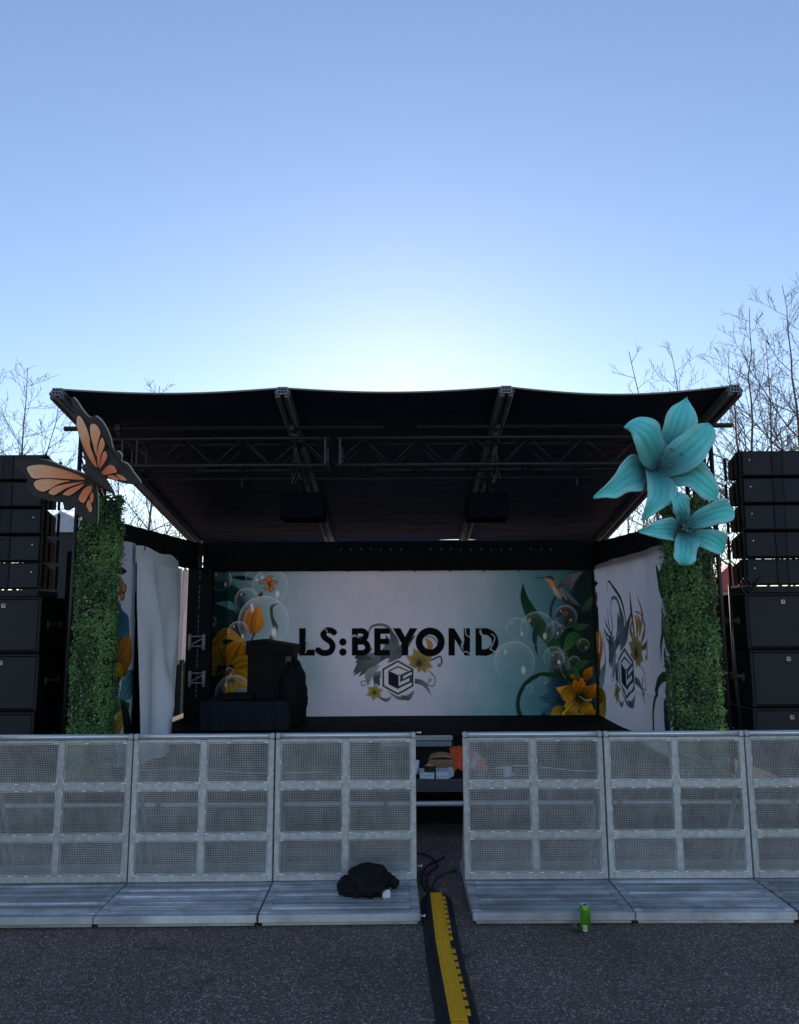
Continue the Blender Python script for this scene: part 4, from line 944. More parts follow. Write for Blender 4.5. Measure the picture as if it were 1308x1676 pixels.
big = [([(590, 500), (610, 440), (636, 370), (652, 305), (692, 250), (742, 220), (774, 196)], [(720, 500), (750, 440), (785, 390), (803, 345), (804, 285), (790, 235), (775, 196)], .03, .05, 0),
 ([(620, 520), (660, 450), (720, 400), (795, 352), (840, 338), (862, 333)], [(670, 590), (760, 578), (825, 528), (865, 470), (892, 420), (890, 368), (866, 333)], -.02, .02, 0),
 ([(670, 540), (750, 530), (825, 522), (870, 555), (912, 600), (933, 650), (937, 702)], [(670, 590), (705, 625), (760, 645), (790, 672), (830, 700), (885, 706), (935, 706)], .03, .10, 0),
 ([(585, 530), (574, 565), (572, 620), (570, 680), (558, 740), (556, 806)], [(690, 560), (700, 610), (705, 655), (692, 720), (650, 745), (605, 770), (560, 806)], -.01, .08, 0),
 ([(610, 520), (550, 492), (500, 484), (450, 530), (420, 580), (370, 640), (320, 688)], [(600, 590), (573, 632), (545, 662), (480, 668), (425, 695), (370, 690), (318, 692)], .04, .06, 0),
 ([(720, 480), (640, 405), (600, 350), (520, 320), (470, 335), (437, 368)], [(615, 562), (555, 545), (512, 495), (478, 440), (468, 390), (440, 372)], -.04, -.04, 1)]
YL = 6.28; cb = at(*b2(648, 530), YL)
fl = empty('lily', cb, 'larger teal lily blossom at the top of the right leafy column', 'flower ornament', 'teal lily ornaments')
for i, (L, R_, off, curl, fo) in enumerate(big): petal(fl, L, R_, YL, off, i, curl, fo)
def stamens(parent, Y0, tips, c, k=1):
    for tp in tips:
        mb = MB(); A_ = at(*b2(*c), Y0+.14); B_ = at(*b2(*tp), Y0-.06)
        mid = (A_+B_)/2+Vector((0, -.03, -.02)); P = [Vector(p) for p in crom([A_, mid, B_], 6)]
        mb.tube(P, .006*k, 6); d = (P[-1]-P[-2]).normalized(); o_ = d.cross(Vector((0, 1, 0))).normalized()
        mb.tube([B_-o_*.02*k, B_, B_+o_*.02*k], [.004, .011*k, .004], 8, mi=1)
        mb.build('stamen', [mat('filament', (.16, .30, .32), .5), STAM], parent, smooth=True)
stamens(fl, YL, [(685, 465), (735, 488), (672, 540), (655, 530), (640, 505), (700, 530)], (620, 545))
small = [([(745, 830), (718, 780), (690, 770), (680, 740), (685, 700), (705, 668)], [(780, 820), (790, 780), (778, 730), (755, 690), (730, 668), (708, 664)], .02, .06, 0),
 ([(775, 825), (805, 770), (850, 740), (900, 715), (945, 713), (1000, 765)], [(785, 850), (850, 847), (900, 835), (950, 825), (985, 805), (1001, 770)], -.01, .05, 0),
 ([(785, 845), (860, 850), (905, 858), (945, 880), (958, 920), (957, 965)], [(780, 870), (812, 920), (850, 950), (890, 973), (920, 978), (952, 970)], .02, .06, 0),
 ([(745, 855), (712, 900), (700, 950), (688, 990), (710, 1018), (745, 1027)], [(785, 865), (810, 910), (808, 950), (800, 990), (780, 1022), (750, 1028)], -.02, .05, 0),
 ([(755, 825), (720, 802), (670, 803), (620, 812), (575, 840), (538, 858)], [(745, 865), (718, 905), (670, 903), (630, 898), (585, 880), (540, 862)], .02, .05, 0)]
YS = 6.24; cb = at(*b2(765, 845), YS)
f2_ = empty('lily', cb, 'smaller teal lily blossom just below the large one', 'flower ornament', 'teal lily ornaments')
for i, (L, R_, off, curl, fo) in enumerate(small): petal(f2_, L, R_, YS, off, 10+i, curl, fo)
for (o_, c_, dz) in ((fl, at(*b2(648, 530), YL), -.50), (f2_, at(*b2(765, 845), YS), -.12)):
    mb = MB(); mb.tube([c_+Vector((0, .17, 0)), c_+Vector((.03, .45, -.08)), Vector((2.66, 7.02, c_.z+dz))], .018, 8); mb.build('stem', mat('stem_green', (.05, .10, .06), .7), o_, smooth=True)
stamens(f2_, YS, [(742, 832), (765, 822), (800, 828), (790, 850), (758, 862), (775, 868), (742, 852)], (765, 846), .8)

# ------------------------------------------------------------------ DJ corner
YD = 9.4
def bx_px(x0, x1, y0, Yf, dpt, zb, name, M, label, cat, b=.015):
    A_ = at(x0, y0, Yf); B_ = at(x1, y0, Yf); mb = MB(); mb.bbox(A_.x, B_.x, Yf, Yf+dpt, zb, A_.z, b); return tag(mb.build(name, M), label, cat)
TCLOTH = mat('table_cloth', (.030, .033, .042), .9, var=.3, scale=6, bump=.4, bscale=14, stretch=(2, 2, .3), spec=.1)
dt = empty('table', (at(400, 1190, YD).x, YD+.4, .6), 'low table under a dark navy cloth on the stage', 'table')
A_ = at(329, 1149, YD); B_ = at(474, 1150, YD); C_ = at(497, 1128, YD)
def tcl(u, v):
    x = A_.x+(B_.x-A_.x)*u; return Vector((x, YD-.01-.02*(1-v)+.012*math.sin(u*26)*(1-v), .605+(A_.z-.605)*v))
mb = MB(); mb.grid(tcl, 60, 10); mb.grid(lambda u, v: Vector((A_.x+(B_.x-A_.x)*u, YD-.01+.8*v, A_.z+.002*math.sin(u*20))), 20, 4); mb.grid(lambda u, v: Vector((B_.x, YD-.03+.8*u, .605+(A_.z-.605)*v)), 10, 4); mb.grid(lambda u, v: Vector((A_.x, YD-.03+.8*u, .605+(A_.z-.605)*v)), 10, 4)
mb.build('cloth', TCLOTH, dt, smooth=False, recalc=False)
for x in (A_.x+.1, B_.x-.1):
    for y in (YD+.08, YD+.7):
        mb = MB(); mb.tube([(x, y, .603), (x, y, A_.z-.02)], .018, 6); mb.build('leg', BLACKMETAL, dt)
COVER = mat('black_cover', (.010, .010, .012), .75, bump=.5, bscale=9, spec=.2)
mb = MB(); A1 = at(363, 1136, YD+.1); B1 = at(411, 1147, YD+.1); mb.bbox(A1.x, B1.x, YD+.1, YD+.4, A_.z+.004, A1.z, .02)
tag(mb.build('mixer', COVER), 'small low mixer under a black cover on the navy table', 'mixer')
# flight case: tall black cabinet with projecting lid
cs_ = empty('flight_case', (at(443, 1100, YD+.3).x, YD+.5, .6), 'tall black equipment cabinet with jutting lid in front of the backdrop', 'cabinet')
YC = 9.82
A1 = at(406, 1060, YC); B1 = at(478, 1060, YC); T0 = at(405, 1049, YC); T1 = at(424, 1046.5, YC); T2 = at(482, 1056, YC); T3 = at(482, 1072, YC)
mb = MB(); mb.prism([Vector((A1.x, YC, .603)), Vector((B1.x, YC, .603)), Vector((B1.x, YC, T3.z)), Vector((A1.x, YC, T3.z))], Vector((0, .55, 0))); mb.build('body', COVER, cs_)
mb = MB(); mb.prism([Vector((T0.x-.01, YC-.04, T3.z+.003)), Vector((T2.x, YC-.04, T3.z+.003)), Vector((T2.x, YC-.04, T2.z)), Vector((T1.x, YC-.04, T1.z)), Vector((T0.x-.01, YC-.04, T0.z))], Vector((0, .62, 0))); mb.build('lid', COVER, cs_)
P1 = at(468, 1074, YC); P2 = at(478, 1093, YC); mb = MB(); mb.box(P1.x, P2.x-.01, YC-.012, YC-.002, P2.z, P1.z); mb.build('panel', mat('dark_label', (.05, .06, .07), .5), cs_)
def blobmesh(cx, cy, cz, rx, ry, rz, sd, amp, sub=5, flat=None, mb=None, fr=3.0, fine=1.0):
    bm = bmesh.new(); bmesh.ops.create_icosphere(bm, subdivisions=sub, radius=1)
    for v in bm.verts:
        n_ = v.co.normalized(); k = 1+amp*(1-2*abs(noise.noise(n_*fr+Vector((sd, 0, 0)))))+amp*.6*fine*(1-2*abs(noise.noise(n_*fr*2.3+Vector((0, sd, 0)))))+amp*.25*fine*fine*noise.noise(n_*fr*6)
        v.co = Vector((cx+n_.x*rx*k, cy+n_.y*ry*k, cz+n_.z*rz*k))
        if flat is not None and v.co.z < flat: v.co.z = flat+(v.co.z-flat)*.02
    bm.verts.index_update(); mb.add([v.co.copy() for v in bm.verts], [[v.index for v in f.verts] for f in bm.faces]); bm.free()
mb = MB(); c1 = at(476, 1130, YD+.35); blobmesh(c1.x+.02, YD+.45, .92, .15, .25, .42, 3, .16, 4, .603, mb)
c2 = at(485, 1160, YD+.3); mb.box(c2.x-.1, at(497, 1150, YD+.3).x, YD+.32, YD+.6, .605, at(497, 1131, YD+.3).z)
tag(mb.build('covered_gear', COVER, smooth=True), 'lumpy gear under black sheeting right of the cabinet', 'covered gear')

# ------------------------------------------------------------------ things on the front platform
WBOX = mat('white_card', (.72, .74, .78), .6, var=.06); BCARD = mat('brown_card', (.36, .19, .10), .8, var=.25, scale=12, bump=.1); GREYP = mat('print_grey', (.25, .28, .34), .6)
TZ = .501
def pxz(px, Y): return at(px, 1270, Y).x
cup = empty('paper_cup', (pxz(681, 7.15), 7.15, TZ), 'white paper cup standing at the left end of the platform gap', 'cup')
mb = MB(); mb.lathe((pxz(680, 7.15), 7.15, TZ), [(0, .002), (.024, .002), (.026, .004), (.036, .115), (.034, .115), (.025, .01), (0, .008)], 20); mb.build('wall', WBOX, cup, smooth=True)
mb = MB(); P = [(pxz(680, 7.15)+.037*math.cos(a), 7.15+.037*math.sin(a), TZ+.116) for a in [2*PI*i/20 for i in range(21)]]; mb.tube(P, .003, 6); mb.build('rim', WBOX, cup, smooth=True)
def carton(x0, x1, Yf, dpt, h_, label, marks):
    t = empty('white_box', ((pxz(x0, Yf)+pxz(x1, Yf))/2, Yf+dpt/2, TZ), label, 'box', 'small white cartons')
    X0, X1 = pxz(x0, Yf), pxz(x1, Yf)
    mb = MB(); mb.bbox(X0, X1, Yf, Yf+dpt, TZ, TZ+h_, .003); mb.build('carton', WBOX, t)
    mb = MB()
    for (a, b, c, d) in marks: mb.box(X0+a*(X1-X0), X0+b*(X1-X0), Yf-.0025, Yf-.0005, TZ+c*h_, TZ+d*h_)
    mb.build('printing', GREYP, t)
    return t
carton(687.5, 711, 6.92, .23, .052, 'small white carton carrying the black tape roll', [(.08, .2, .72, .80), (.25, .85, .60, .64), (.25, .85, .52, .55), (.1, .35, .12, .24), (.45, .55, .1, .2)])
wb = carton(714, 735, 6.92, .22, .056, 'small white carton right of the tape roll, lid flap open', [(.12+.2*i, .20+.2*i, .28, .5) for i in range(4)])
mb = MB(); X1 = pxz(735.5, 6.92); mb.prism([Vector((X1, 6.93, TZ+.004)), Vector((X1+.042, 6.95, TZ+.02)), Vector((X1+.05, 7.05, TZ+.05)), Vector((X1+.035, 7.12, TZ+.064)), Vector((X1, 7.12, TZ+.058))], Vector((0, 0, .002))); mb.build('flap', WBOX, wb)
TAPE = mat('black_tape', (.012, .012, .013), .4); tx = pxz(704, 6.98); tp = empty('tape_roll', (tx, 6.99, TZ+.053), 'roll of black gaffer tape lying on the white carton', 'tape')
mb = MB(); mb.lathe((tx, 6.99, TZ+.054), [(.036, 0), (.050, 0), (.052, .002), (.052, .048), (.050, .050), (.041, .050)], 28); mb.build('tape', TAPE, tp, smooth=False)
mb = MB(); mb.lathe((tx, 6.99, TZ+.054), [(.0405, .0515), (.038, .0515), (.038, 0), (.0405, 0), (.0405, .0515)], 28); mb.build('core', mat('tape_core', (.42, .38, .3), .7), tp, smooth=False)
bb = empty('cardboard_box', (pxz(723, 7.2), 7.3, TZ), 'brown cardboard box with loosely closed flaps beside the orange vest', 'box')
X0, X1 = pxz(703, 7.2), pxz(743, 7.2)
mb = MB(); mb.bbox(X0, X1, 7.2, 7.38, TZ, TZ+.115, .003); mb.build('carton', BCARD, bb)
mb = MB(); mb.grid(lambda u, v: Vector((X0+.01+(X1-X0-.02)*u, 7.2+.17*v, TZ+.12+.055*math.sin(PI*min(1, v*.9+.1))*(.55+.45*math.sin(PI*u)))), 10, 8); fp = mb.build('flap', BCARD, bb, smooth=True, recalc=False); q = fp.modifiers.new('t', 'SOLIDIFY'); q.thickness = .003
mb = MB(); mb.tube([(X0+.12, 7.20, TZ+.130), (X0+.145, 7.195, TZ+.138)], .005, 6); mb.build('tape_tab', TAPE, bb)
ORG = mat('hi_vis_orange', (.90, .10, .02), .6, var=.15, scale=10); REFL = mat('reflective_band', (.5, .5, .46), .4)
vs = empty('safety_vest', (.66, 7.3, TZ), 'crumpled orange high-visibility vest with grey bands on the platform', 'vest')
mb = MB(); a0 = pxz(740, 7.25); a1 = pxz(800, 7.25)
def vest(u, v):
    x = a0-.01+(a1-a0)*u; hgt = (.20*math.sin(PI*min(.93, u*.62+.32))**.6)*(1-.12*u)
    z = TZ+.004+hgt*math.sin(PI*(.04+.55*v)); z += .022*noise.noise(Vector((x*22, v*7, 1)))+.012*noise.noise(Vector((x*50, v*15, 4)))
    return Vector((x, 7.18+.30*v+.03*noise.noise(Vector((x*20, v*4, 9))), max(TZ+.003, z)))
mb.grid(vest, 50, 40); vo = mb.build('fabric', ORG, vs, smooth=True, recalc=False)
mb = MB(); mb.grid(lambda u, v: vest(.50+.14*u+.25*v, .04+.6*v)+Vector((0, -.004, .005)), 8, 30); mb.build('reflective_band', REFL, vs, smooth=True, recalc=False)
mb = MB(); p = Vector((pxz(703, 7.12), 7.12, TZ)); blobmesh(p.x, 7.12, TZ+.085, .022, .02, .03, 5, .1, 2, None, mb); mb.tube([(p.x, 7.12, TZ+.06), (p.x+.01, 7.14, TZ+.003)], .012, 8)
tag(mb.build('work_glove', ORG, smooth=True), 'small orange glove tip sticking up left of the cardboard box', 'glove')
mb = MB(); xx = pxz(831, 7.05); mb.lathe((xx, 7.05, TZ+.034), [(.016, -.045), (.034, -.045), (.034, .045), (.016, .045)], 18, axis='z'); mb.grid(lambda u, v: Vector((xx-.04+.10*u, 6.99+.08*v, TZ+.003+.02*u*u)), 6, 4)
tag(mb.build('paper_roll', WBOX, smooth=False), 'small white paper roll on the platform seen through the barrier mesh', 'paper roll')
mb = MB(); P = [Vector((.86+.9*t+.02*math.sin(t*9), 7.35+.15*math.sin(t*5), TZ+.008)) for t in [i/30 for i in range(31)]]; mb.tube(P, .007, 6)
tag(mb.build('cord', mat('pale_cord', (.55, .55, .55), .6), smooth=True), 'pale cord lying on the platform behind the right barrier', 'cord')
mb = MB(); P = [Vector((-2.6+1.9*t+.02*math.sin(t*9), 7.3+.12*math.sin(t*6), TZ+.008)) for t in [i/30 for i in range(31)]]; mb.tube(P, .007, 6)
tag(mb.build('cord', mat('grey_cord', (.35, .36, .38), .6), smooth=True), 'grey cord lying on the platform behind the left barriers', 'cord')

# ------------------------------------------------------------------ crowd barriers
def plate_mat():
    M = bpy.data.materials.new('tread_plate'); M.use_nodes = True; n = M.node_tree.nodes; l = M.node_tree.links; b = n['Principled BSDF']
    tc = n.new('ShaderNodeTexCoord'); oi = n.new('ShaderNodeObjectInfo')
    def noise_(scale, stretch, detail=5):
        mp = n.new('ShaderNodeMapping'); mp.inputs['Scale'].default_value = stretch; l.new(tc.outputs['Object'], mp.inputs['Vector'])
        t = n.new('ShaderNodeTexNoise'); t.noise_dimensions = '4D'; t.inputs['Scale'].default_value = scale; t.inputs['Detail'].default_value = detail; t.inputs['Roughness'].default_value = .6
        w_ = n.new('ShaderNodeMath'); w_.operation = 'MULTIPLY'; w_.inputs[1].default_value = 37; l.new(oi.outputs['Random'], w_.inputs[0]); l.new(w_.outputs[0], t.inputs['W']); l.new(mp.outputs[0], t.inputs['Vector']); return t.outputs[0]
    def mr(x, a, b_, c, d):
        m_ = n.new('ShaderNodeMapRange'); m_.inputs[1].default_value = a; m_.inputs[2].default_value = b_; m_.inputs[3].default_value = c; m_.inputs[4].default_value = d; l.new(x, m_.inputs[0]); return m_.outputs[0]
    def mul(a, c):
        m_ = n.new('ShaderNodeMath'); m_.operation = 'MULTIPLY'; l.new(a, m_.inputs[0]); l.new(c, m_.inputs[1]); return m_.outputs[0]
    bands = mr(noise_(2.2, (.12, 6.5, 0), 2), .40, .60, .42, 1.0)          # worn bright bands along the ribs
    fine = mr(noise_(1.5, (.6, 60, 0), 3), .35, .65, .72, 1.08)            # scratches along the ribs
    dirt = mr(noise_(4.5, (1, 1.6, 1), 8), .38, .60, .55, 1.0)             # blotches of dirt
    foot = mr(noise_(14, (1, 1, 1), 4), .58, .70, 1.0, .68)
    k = mul(mul(mul(bands, fine), dirt), foot)
    rd = mr(oi.outputs['Random'], 0, 1, .78, 1.0); k = mul(k, rd)
    cr_ = n.new('ShaderNodeMix'); cr_.data_type = 'RGBA'; cr_.inputs[6].default_value = (.10, .10, .105, 1); cr_.inputs[7].default_value = (.93, .94, .95, 1); l.new(k, cr_.inputs[0])
    l.new(cr_.outputs[2], b.inputs['Base Color']); b.inputs['Metallic'].default_value = .3; l.new(mr(k, 0, 1, .65, .38), b.inputs['Roughness'])
    return M
PLATE = plate_mat()
BH = 1.067
def make_barrier():
    t = empty('crowd_barrier', (0, 0, 0), '', 'barrier', 'crowd barriers in a row before the stage')
    # local frame: x 0..1, fold at y=0, audience side is -y
    w_ = 1.0; e = .004
    fr = MB()
    fr.bbox(e, .040, -.006, .030, .082, 1.030, .003); fr.bbox(w_-.040, w_-e, -.006, .030, .082, 1.030, .003)
    fr.bbox(.478, .522, -.008, .020, .128, 1.030, .003)
    for z0, z1 in ((.690, .735), (.352, .396), (.082, .126), (1.012, 1.032)):
        fr.bbox(.0405, .4775, -.007, .022, z0, z1, .002); fr.bbox(.5225, .9595, -.007, .022, z0, z1, .002)
    fr.bbox(.4775, .5225, -.007, .022, .082, .1275, .002)
    mb = MB(); mb.tube([(e, .012, 1.052), (w_-e, .012, 1.052)], .020, 14)
    mb.build('top_rail', RAIL, t, local=True, smooth=True)
    for x in (.02, w_-.02): fr.bbox(x-.014, x+.014, -.012, .034, 1.034, 1.072, .004)
    for (x0, x1) in ((.040, .478), (.522, .960)):
        for (z0, z1) in ((.735, 1.012), (.396, .690), (.126, .352)):
            mb = MB(); nx = int((x1-x0)/.0118); nz = int((z1-z0)/.0118); b_ = .0020
            for i in range(1, nx): x = x0+(x1-x0)*i/nx; mb.box(x-b_, x+b_, .005, .007, z0, z1)
            for i in range(1, nz): z = z0+(z1-z0)*i/nz; mb.box(x0, x1, .0035, .0049, z-b_, z+b_)
            for q in ((x0, x0+.010), (x1-.010, x1)): mb.box(q[0], q[1], .0025, .0034, z0, z1)
            for q in ((z0, z0+.010), (z1-.010, z1)): mb.box(x0+.0101, x1-.0101, .0024, .0033, q[0], q[1])
            mb.build('mesh_panel', GALVMESH, t, local=True)
    mb = fr; mb.cur = 1; rr = random.Random(5)
    for (x0, x1) in ((.040, .478), (.522, .960)):
        for z in (.737, .688, .398, .350, .128, 1.010):
            for f in ((.0, .07), (.33, .39), (.58, .64), (.93, 1.0)):
                if z in (.688, .350, 1.010) and rr.random() < .55: continue
                j = rr.uniform(-.02, .02) if .1 < f[0] < .9 else 0
                mb.box(x0+(x1-x0)*(f[0]+j), x0+(x1-x0)*(f[1]+j), -.0105, -.0085, z-.0026, z+.0026)
        for xx in (x0+.001, x1-.001):
            for (z0, z1) in ((.735, .775), (.86, .89), (.65, .69), (.396, .43), (.53, .56), (.126, .155)):
                if rr.random() < .7: mb.box(xx-.002, xx+.002, -.0104, -.0084, z0, z1)
    fr.build('frame', [GALV, WELD], t, local=True)
    bp = MB(); D = .612                                           # base plate
    def ramp(y): return .078 if y > -.60 else .070
    bp.bbox(e, w_-e, -D, -D+.045, .028, .072, .003); bp.box(e+.02, w_-.02, -D+.03, -D+.044, .003, .027)
    bp.bbox(e, .060, -D+.0455, .0, .012, .076, .003); bp.bbox(w_-.060, w_-e, -D+.0455, .0, .012, .076, .003)
    bp.bbox(.0605, w_-.0605, -.052, .0, .012, .0765, .003)
    bp.box(.0605, w_-.0605, -D+.0455, -.0525, .050, .068)
    k = 34; y0 = -D+.052; y1 = -.060
    for i in range(k):
        y = y0+(y1-y0)*(i+.5)/k; hh = .0765 if (i//4) % 2 else .0715
        bp.box(.062, w_-.062, y-.0052, y+.0052, .0681, hh)
    bp.build('base_plate', PLATE, t, local=True)
    mb = MB(); mb.bbox(e, w_-e, .035, .50, .012, .060, .004)
    for x in (.03, .97): mb.tube([(x, .04, .80), (x, .42, .07)], .014, 8)
    mb.build('rear_brace', GALV, t, local=True)
    return t
bar0 = make_barrier()
YW = 5.615
labs = [('left', .112, ['barrier just left of the gap with the black jacket on its plate', 'second barrier left of the gap', 'third barrier left of the gap, below the left leafy column', 'farthest left barrier beyond the frame edge']),
        ('right', .436, ['barrier just right of the gap, dirty worn plate behind the green can', 'second barrier right of the gap, before the emblem banner', 'third barrier right of the gap, below the right speaker stack', 'farthest right barrier beyond the frame edge'])]
firstb = True; rr_ = random.Random(12)
for side, xe, L in labs:
    for i, lab in enumerate(L):
        o = bar0 if firstb else copy_tree(bar0); firstb = False
        if side == 'left':
            yaw = .013; dx = -(i+1)*1.002; o.location = (xe+dx*math.cos(yaw), YW+dx*math.sin(yaw)+.0, 0); o.rotation_euler = (0, 0, yaw)
        else:
            o.location = (xe+i*1.004, YW+.0, 0); o.rotation_euler = (0, 0, (.0, -.002, .003, 0)[i])
        o.rotation_euler = (rr_.uniform(-.004, .006), 0, o.rotation_euler[2]+rr_.uniform(-.003, .003)); o.location.y += rr_.uniform(-.006, .006)
        o['label'] = 'galvanised mesh '+lab
PIN = mat('steel_pin', (.7, .7, .68), .3, .8)
for (px, py, Y, lab) in ((681, 1199, 5.60, 'small steel joining pin at the top rail beside the gap'), (684, 1499, 5.02, 'small steel joining pin at the plate corner beside the gap'), (681, 1417, 5.66, 'small steel joining pin low on the post beside the gap')):
    p = at(px, py, Y); p.x = .112; mb = MB(); mb.tube([p, p+Vector((.024, 0, 0)), p+Vector((.026, 0, 0)), p+Vector((.034, 0, 0))], [.006, .006, .009, .009], 10)
    tag(mb.build('joining_pin', PIN, smooth=True), lab, 'pin', 'joining pins')

# ------------------------------------------------------------------ cable ramps
YEL = mat('yellow_lid', (.97, .44, .010), .55, var=.25, scale=22, bump=.35, bscale=45, stretch=(3, 1, 1), spec=.4)
RUB = mat('black_rubber', (.022, .022, .024), .8, var=.4, scale=20, bump=.8, bscale=60, stretch=(1, 3, 1), spec=.3)
def make_ramp():
    t = empty('cable_ramp', (0, 0, 0), '', 'cable ramp', 'yellow and black cable ramps')
    L = .86; h_ = .048
    for s_ in (-1, 1):
        mb = MB(); x0 = s_*.043; x1 = s_*.110
        n = 22; seg = L/n
        prof = [(x0, h_-.004), (x0+s_*.02, h_-.006), (x1, .006), (x1, .001), (x0, .001)]
        mb.prism([Vector((x, 0, z)) for x, z in prof], Vector((0, L, 0)))
        for i in range(n):                                          # tread ribs on the slope
            y = (i+.2)*seg; mb.prism([Vector((x0+s_*.026, y, h_-.012)), Vector((x0+s_*.026, y, h_-.0055)), Vector((x1-s_*.008, y+.02*s_*0, .013)), Vector((x1-s_*.008, y, .005))], Vector((0, seg*.45, 0)))
        for y in (.16, .68): mb.bbox(x0+s_*.012-.008 if s_ > 0 else x0-.03, x0+.03 if s_ > 0 else x0-.012+.008, y, y+.03, h_-.02, h_+.001, .002)
        mb.build('side_ramp', RUB, t, local=True)
    mb = MB(); mb.bbox(-.0425, .0425, .003, L-.003, h_-.012, h_+.003, .003)
    for i in range(36):                                             # anti-slip pattern
        y = .03+i*.0228
        for s_ in (-1, 1): mb.box(-.010, .010, y-.002, y+.002, h_+.0031, h_+.0048, M=Matrix.Translation((s_*.009, y, 0))@Matrix.Rotation(s_*.7, 4, 'Z')@Matrix.Translation((0, -y, 0)))
    n = 9
    for i in range(n):
        y = .055+i*(L-.10)/n; mb.bbox(.043, .064, y, y+.052, h_-.012, h_+.002, .002)
    mb.build('lid', YEL, t, local=True)
    mb = MB()
    for i in range(n): y = .055+i*(L-.10)/n+.058; mb.bbox(.0435, .066, y-.003, y+.028, h_-.012, h_+.0005, .002)
    mb.build('hinge', BLACKMETAL, t, local=True)
    return t
rp0 = make_ramp()
r1 = onz(713.5, 1460, .05); r2 = onz(725.5, 1543, .05); r3 = onz(752, 1670, .05)
q0 = (r2-r1); 
for i, (a, b, lab) in enumerate(((r2, r1, 'farthest yellow cable ramp ending between the barriers'), (r3, r2, 'middle yellow cable ramp on the asphalt'), (r3+(r3-r2).normalized()*.865, r3, 'nearest yellow cable ramp cut by the picture edge'))):
    o = rp0 if i == 0 else copy_tree(rp0)
    d = b-a; sc = d.length/.865; o.location = (a.x, a.y, .0); o.rotation_euler = (0, 0, math.atan2(d.y, d.x)-PI/2); o.scale = (.93, sc, 1); o['label'] = lab
# cables running from the ramp end to the stage
def cable(px, r, lab):
    P = [onz(x, y, .014) for x, y in px]; mb = MB(); mb.tube([Vector(p) for p in crom(P, 8)], r, 8); tag(mb.build('cable', CABLE, smooth=True), lab, 'cable')
cable([(706, 1463), (697, 1455), (690, 1440), (697, 1420), (712, 1410), (728, 1403)], .008, 'thick black cable bending left out of the ramp end')
cable([(712, 1462), (700, 1449), (700, 1432), (716, 1415), (700, 1400), (680, 1396)], .007, 'black cable curling back towards the left barrier')
cable([(718, 1461), (708, 1448), (722, 1432), (748, 1424)], .005, 'thin black cable leading to the right barrier')

# ------------------------------------------------------------------ drinks can
GRN = mat('can_green', (.13, .42, .02), .28, .35, var=.25, scale=9, stretch=(1, 1, .4), col2=(.035, .20, .015)); TIN = mat('can_tin', (.75, .76, .78), .25, .9); CWH = mat('can_print', (.75, .78, .72), .45)
cc = onz(961, 1528, 0); cx, cy = cc.x, cc.y+.03
can_ = empty('drinks_can', (cx, cy, 0), 'tall green drinks can standing on the asphalt by the barrier plate', 'can')
mb = MB(); mb.lathe((cx, cy, 0), [(.023, .003), (.027, .006), (.031, .014), (.031, .142), (.0275, .151)], 28); mb.build('body', GRN, can_, smooth=True)
mb = MB(); mb.lathe((cx, cy, 0), [(0, .004), (.021, .003), (.0235, .001), (.024, .0035)], 28); mb.lathe((cx, cy, 0), [(.0275, .151), (.029, .154), (.0285, .156), (.0265, .156), (.0255, .152), (0, .1515)], 28); mb.box(cx-.008, cx+.008, cy-.014, cy+.006, .1525, .1545, mi=1); mb.build('rim', [TIN, BLACKMETAL], can_, smooth=True)
def curve_patch(a0, a1, z0, z1, r_): 
    return lambda u, v: Vector((cx+r_*math.sin(a0+(a1-a0)*u), cy-r_*math.cos(a0+(a1-a0)*u), z0+(z1-z0)*v))
mb = MB(); mb.grid(curve_patch(-.75, .05, .012, .045, .0315), 8, 2); mb.build('label', CWH, can_, recalc=False)
mb = MB()
for (a0, a1, z0, z1) in ((-.8, .1, .108, .112), (-.9, .7, .120, .124), (-.3, .9, .09, .093), (.2, .8, .05, .053)): mb.grid(curve_patch(a0, a1, z0, z1, .0314), 8, 1)
for i in range(9): mb.grid(curve_patch(-.70+i*.08, -.67+i*.08, .018, .040, .0318), 1, 1)
mb.build('pattern', mat('can_dark_green', (.02, .12, .015), .35), can_, recalc=False)

# ------------------------------------------------------------------ jacket
JK = mat('jacket_fabric', (.010, .010, .011), .8, var=.4, scale=20, bump=.35, bscale=18, spec=.25)
mb = MB(); jz = .077
jc = at(603, 1450, 5.36)
def J(px, py): p = at(px, py, 5.36); return p.x, p.z
x_, z_ = J(600, 1447); blobmesh(x_, 5.36, .135, .120, .11, .100, 2, .26, 5, jz, mb, 1.8, .6)
x_, z_ = J(575, 1453); blobmesh(x_, 5.37, .115, .075, .08, .060, 8, .26, 5, jz, mb, 2.0, .55)
x_, z_ = J(618, 1436); blobmesh(x_, 5.40, .150, .060, .07, .075, 12, .26, 5, jz, mb, 2.0, .55)
x_, z_ = J(594, 1432); blobmesh(x_, 5.38, .175, .055, .06, .045, 15, .26, 4, jz, mb, 2.0, .55)
pA = at(606, 1427, 5.42); pB = at(632, 1437, 5.40); pC = at(650, 1449, 5.36)
P = [Vector(p) for p in crom([pA, pB, pC], 14)]; 
k0 = len(mb.v); mb.tube(P, [(.052-.022*i/len(P))*(1+.08*math.sin(i*1.3)) for i in range(len(P))], 14)
pA = at(585, 1446, 5.36); pC = at(560, 1452, 5.33); P = [Vector(p) for p in crom([pA, (pA+pC)/2, pC], 10)]; mb.tube(P, [(.050-.026*i/len(P))*(1+.08*math.sin(i*1.7)) for i in range(len(P))], 14)
tag(mb.build('jacket', JK, smooth=True), 'crumpled black jacket heaped on the barrier plate', 'jacket')
pw = at(632, 1467, 5.27); mb = MB(); blobmesh(pw.x, 5.28, .093, .022, .018, .020, 6, .45, 3, .077, mb, 2)
tag(mb.build('tissue', WBOX, smooth=False), 'scrap of white tissue beside the black jacket', 'tissue')

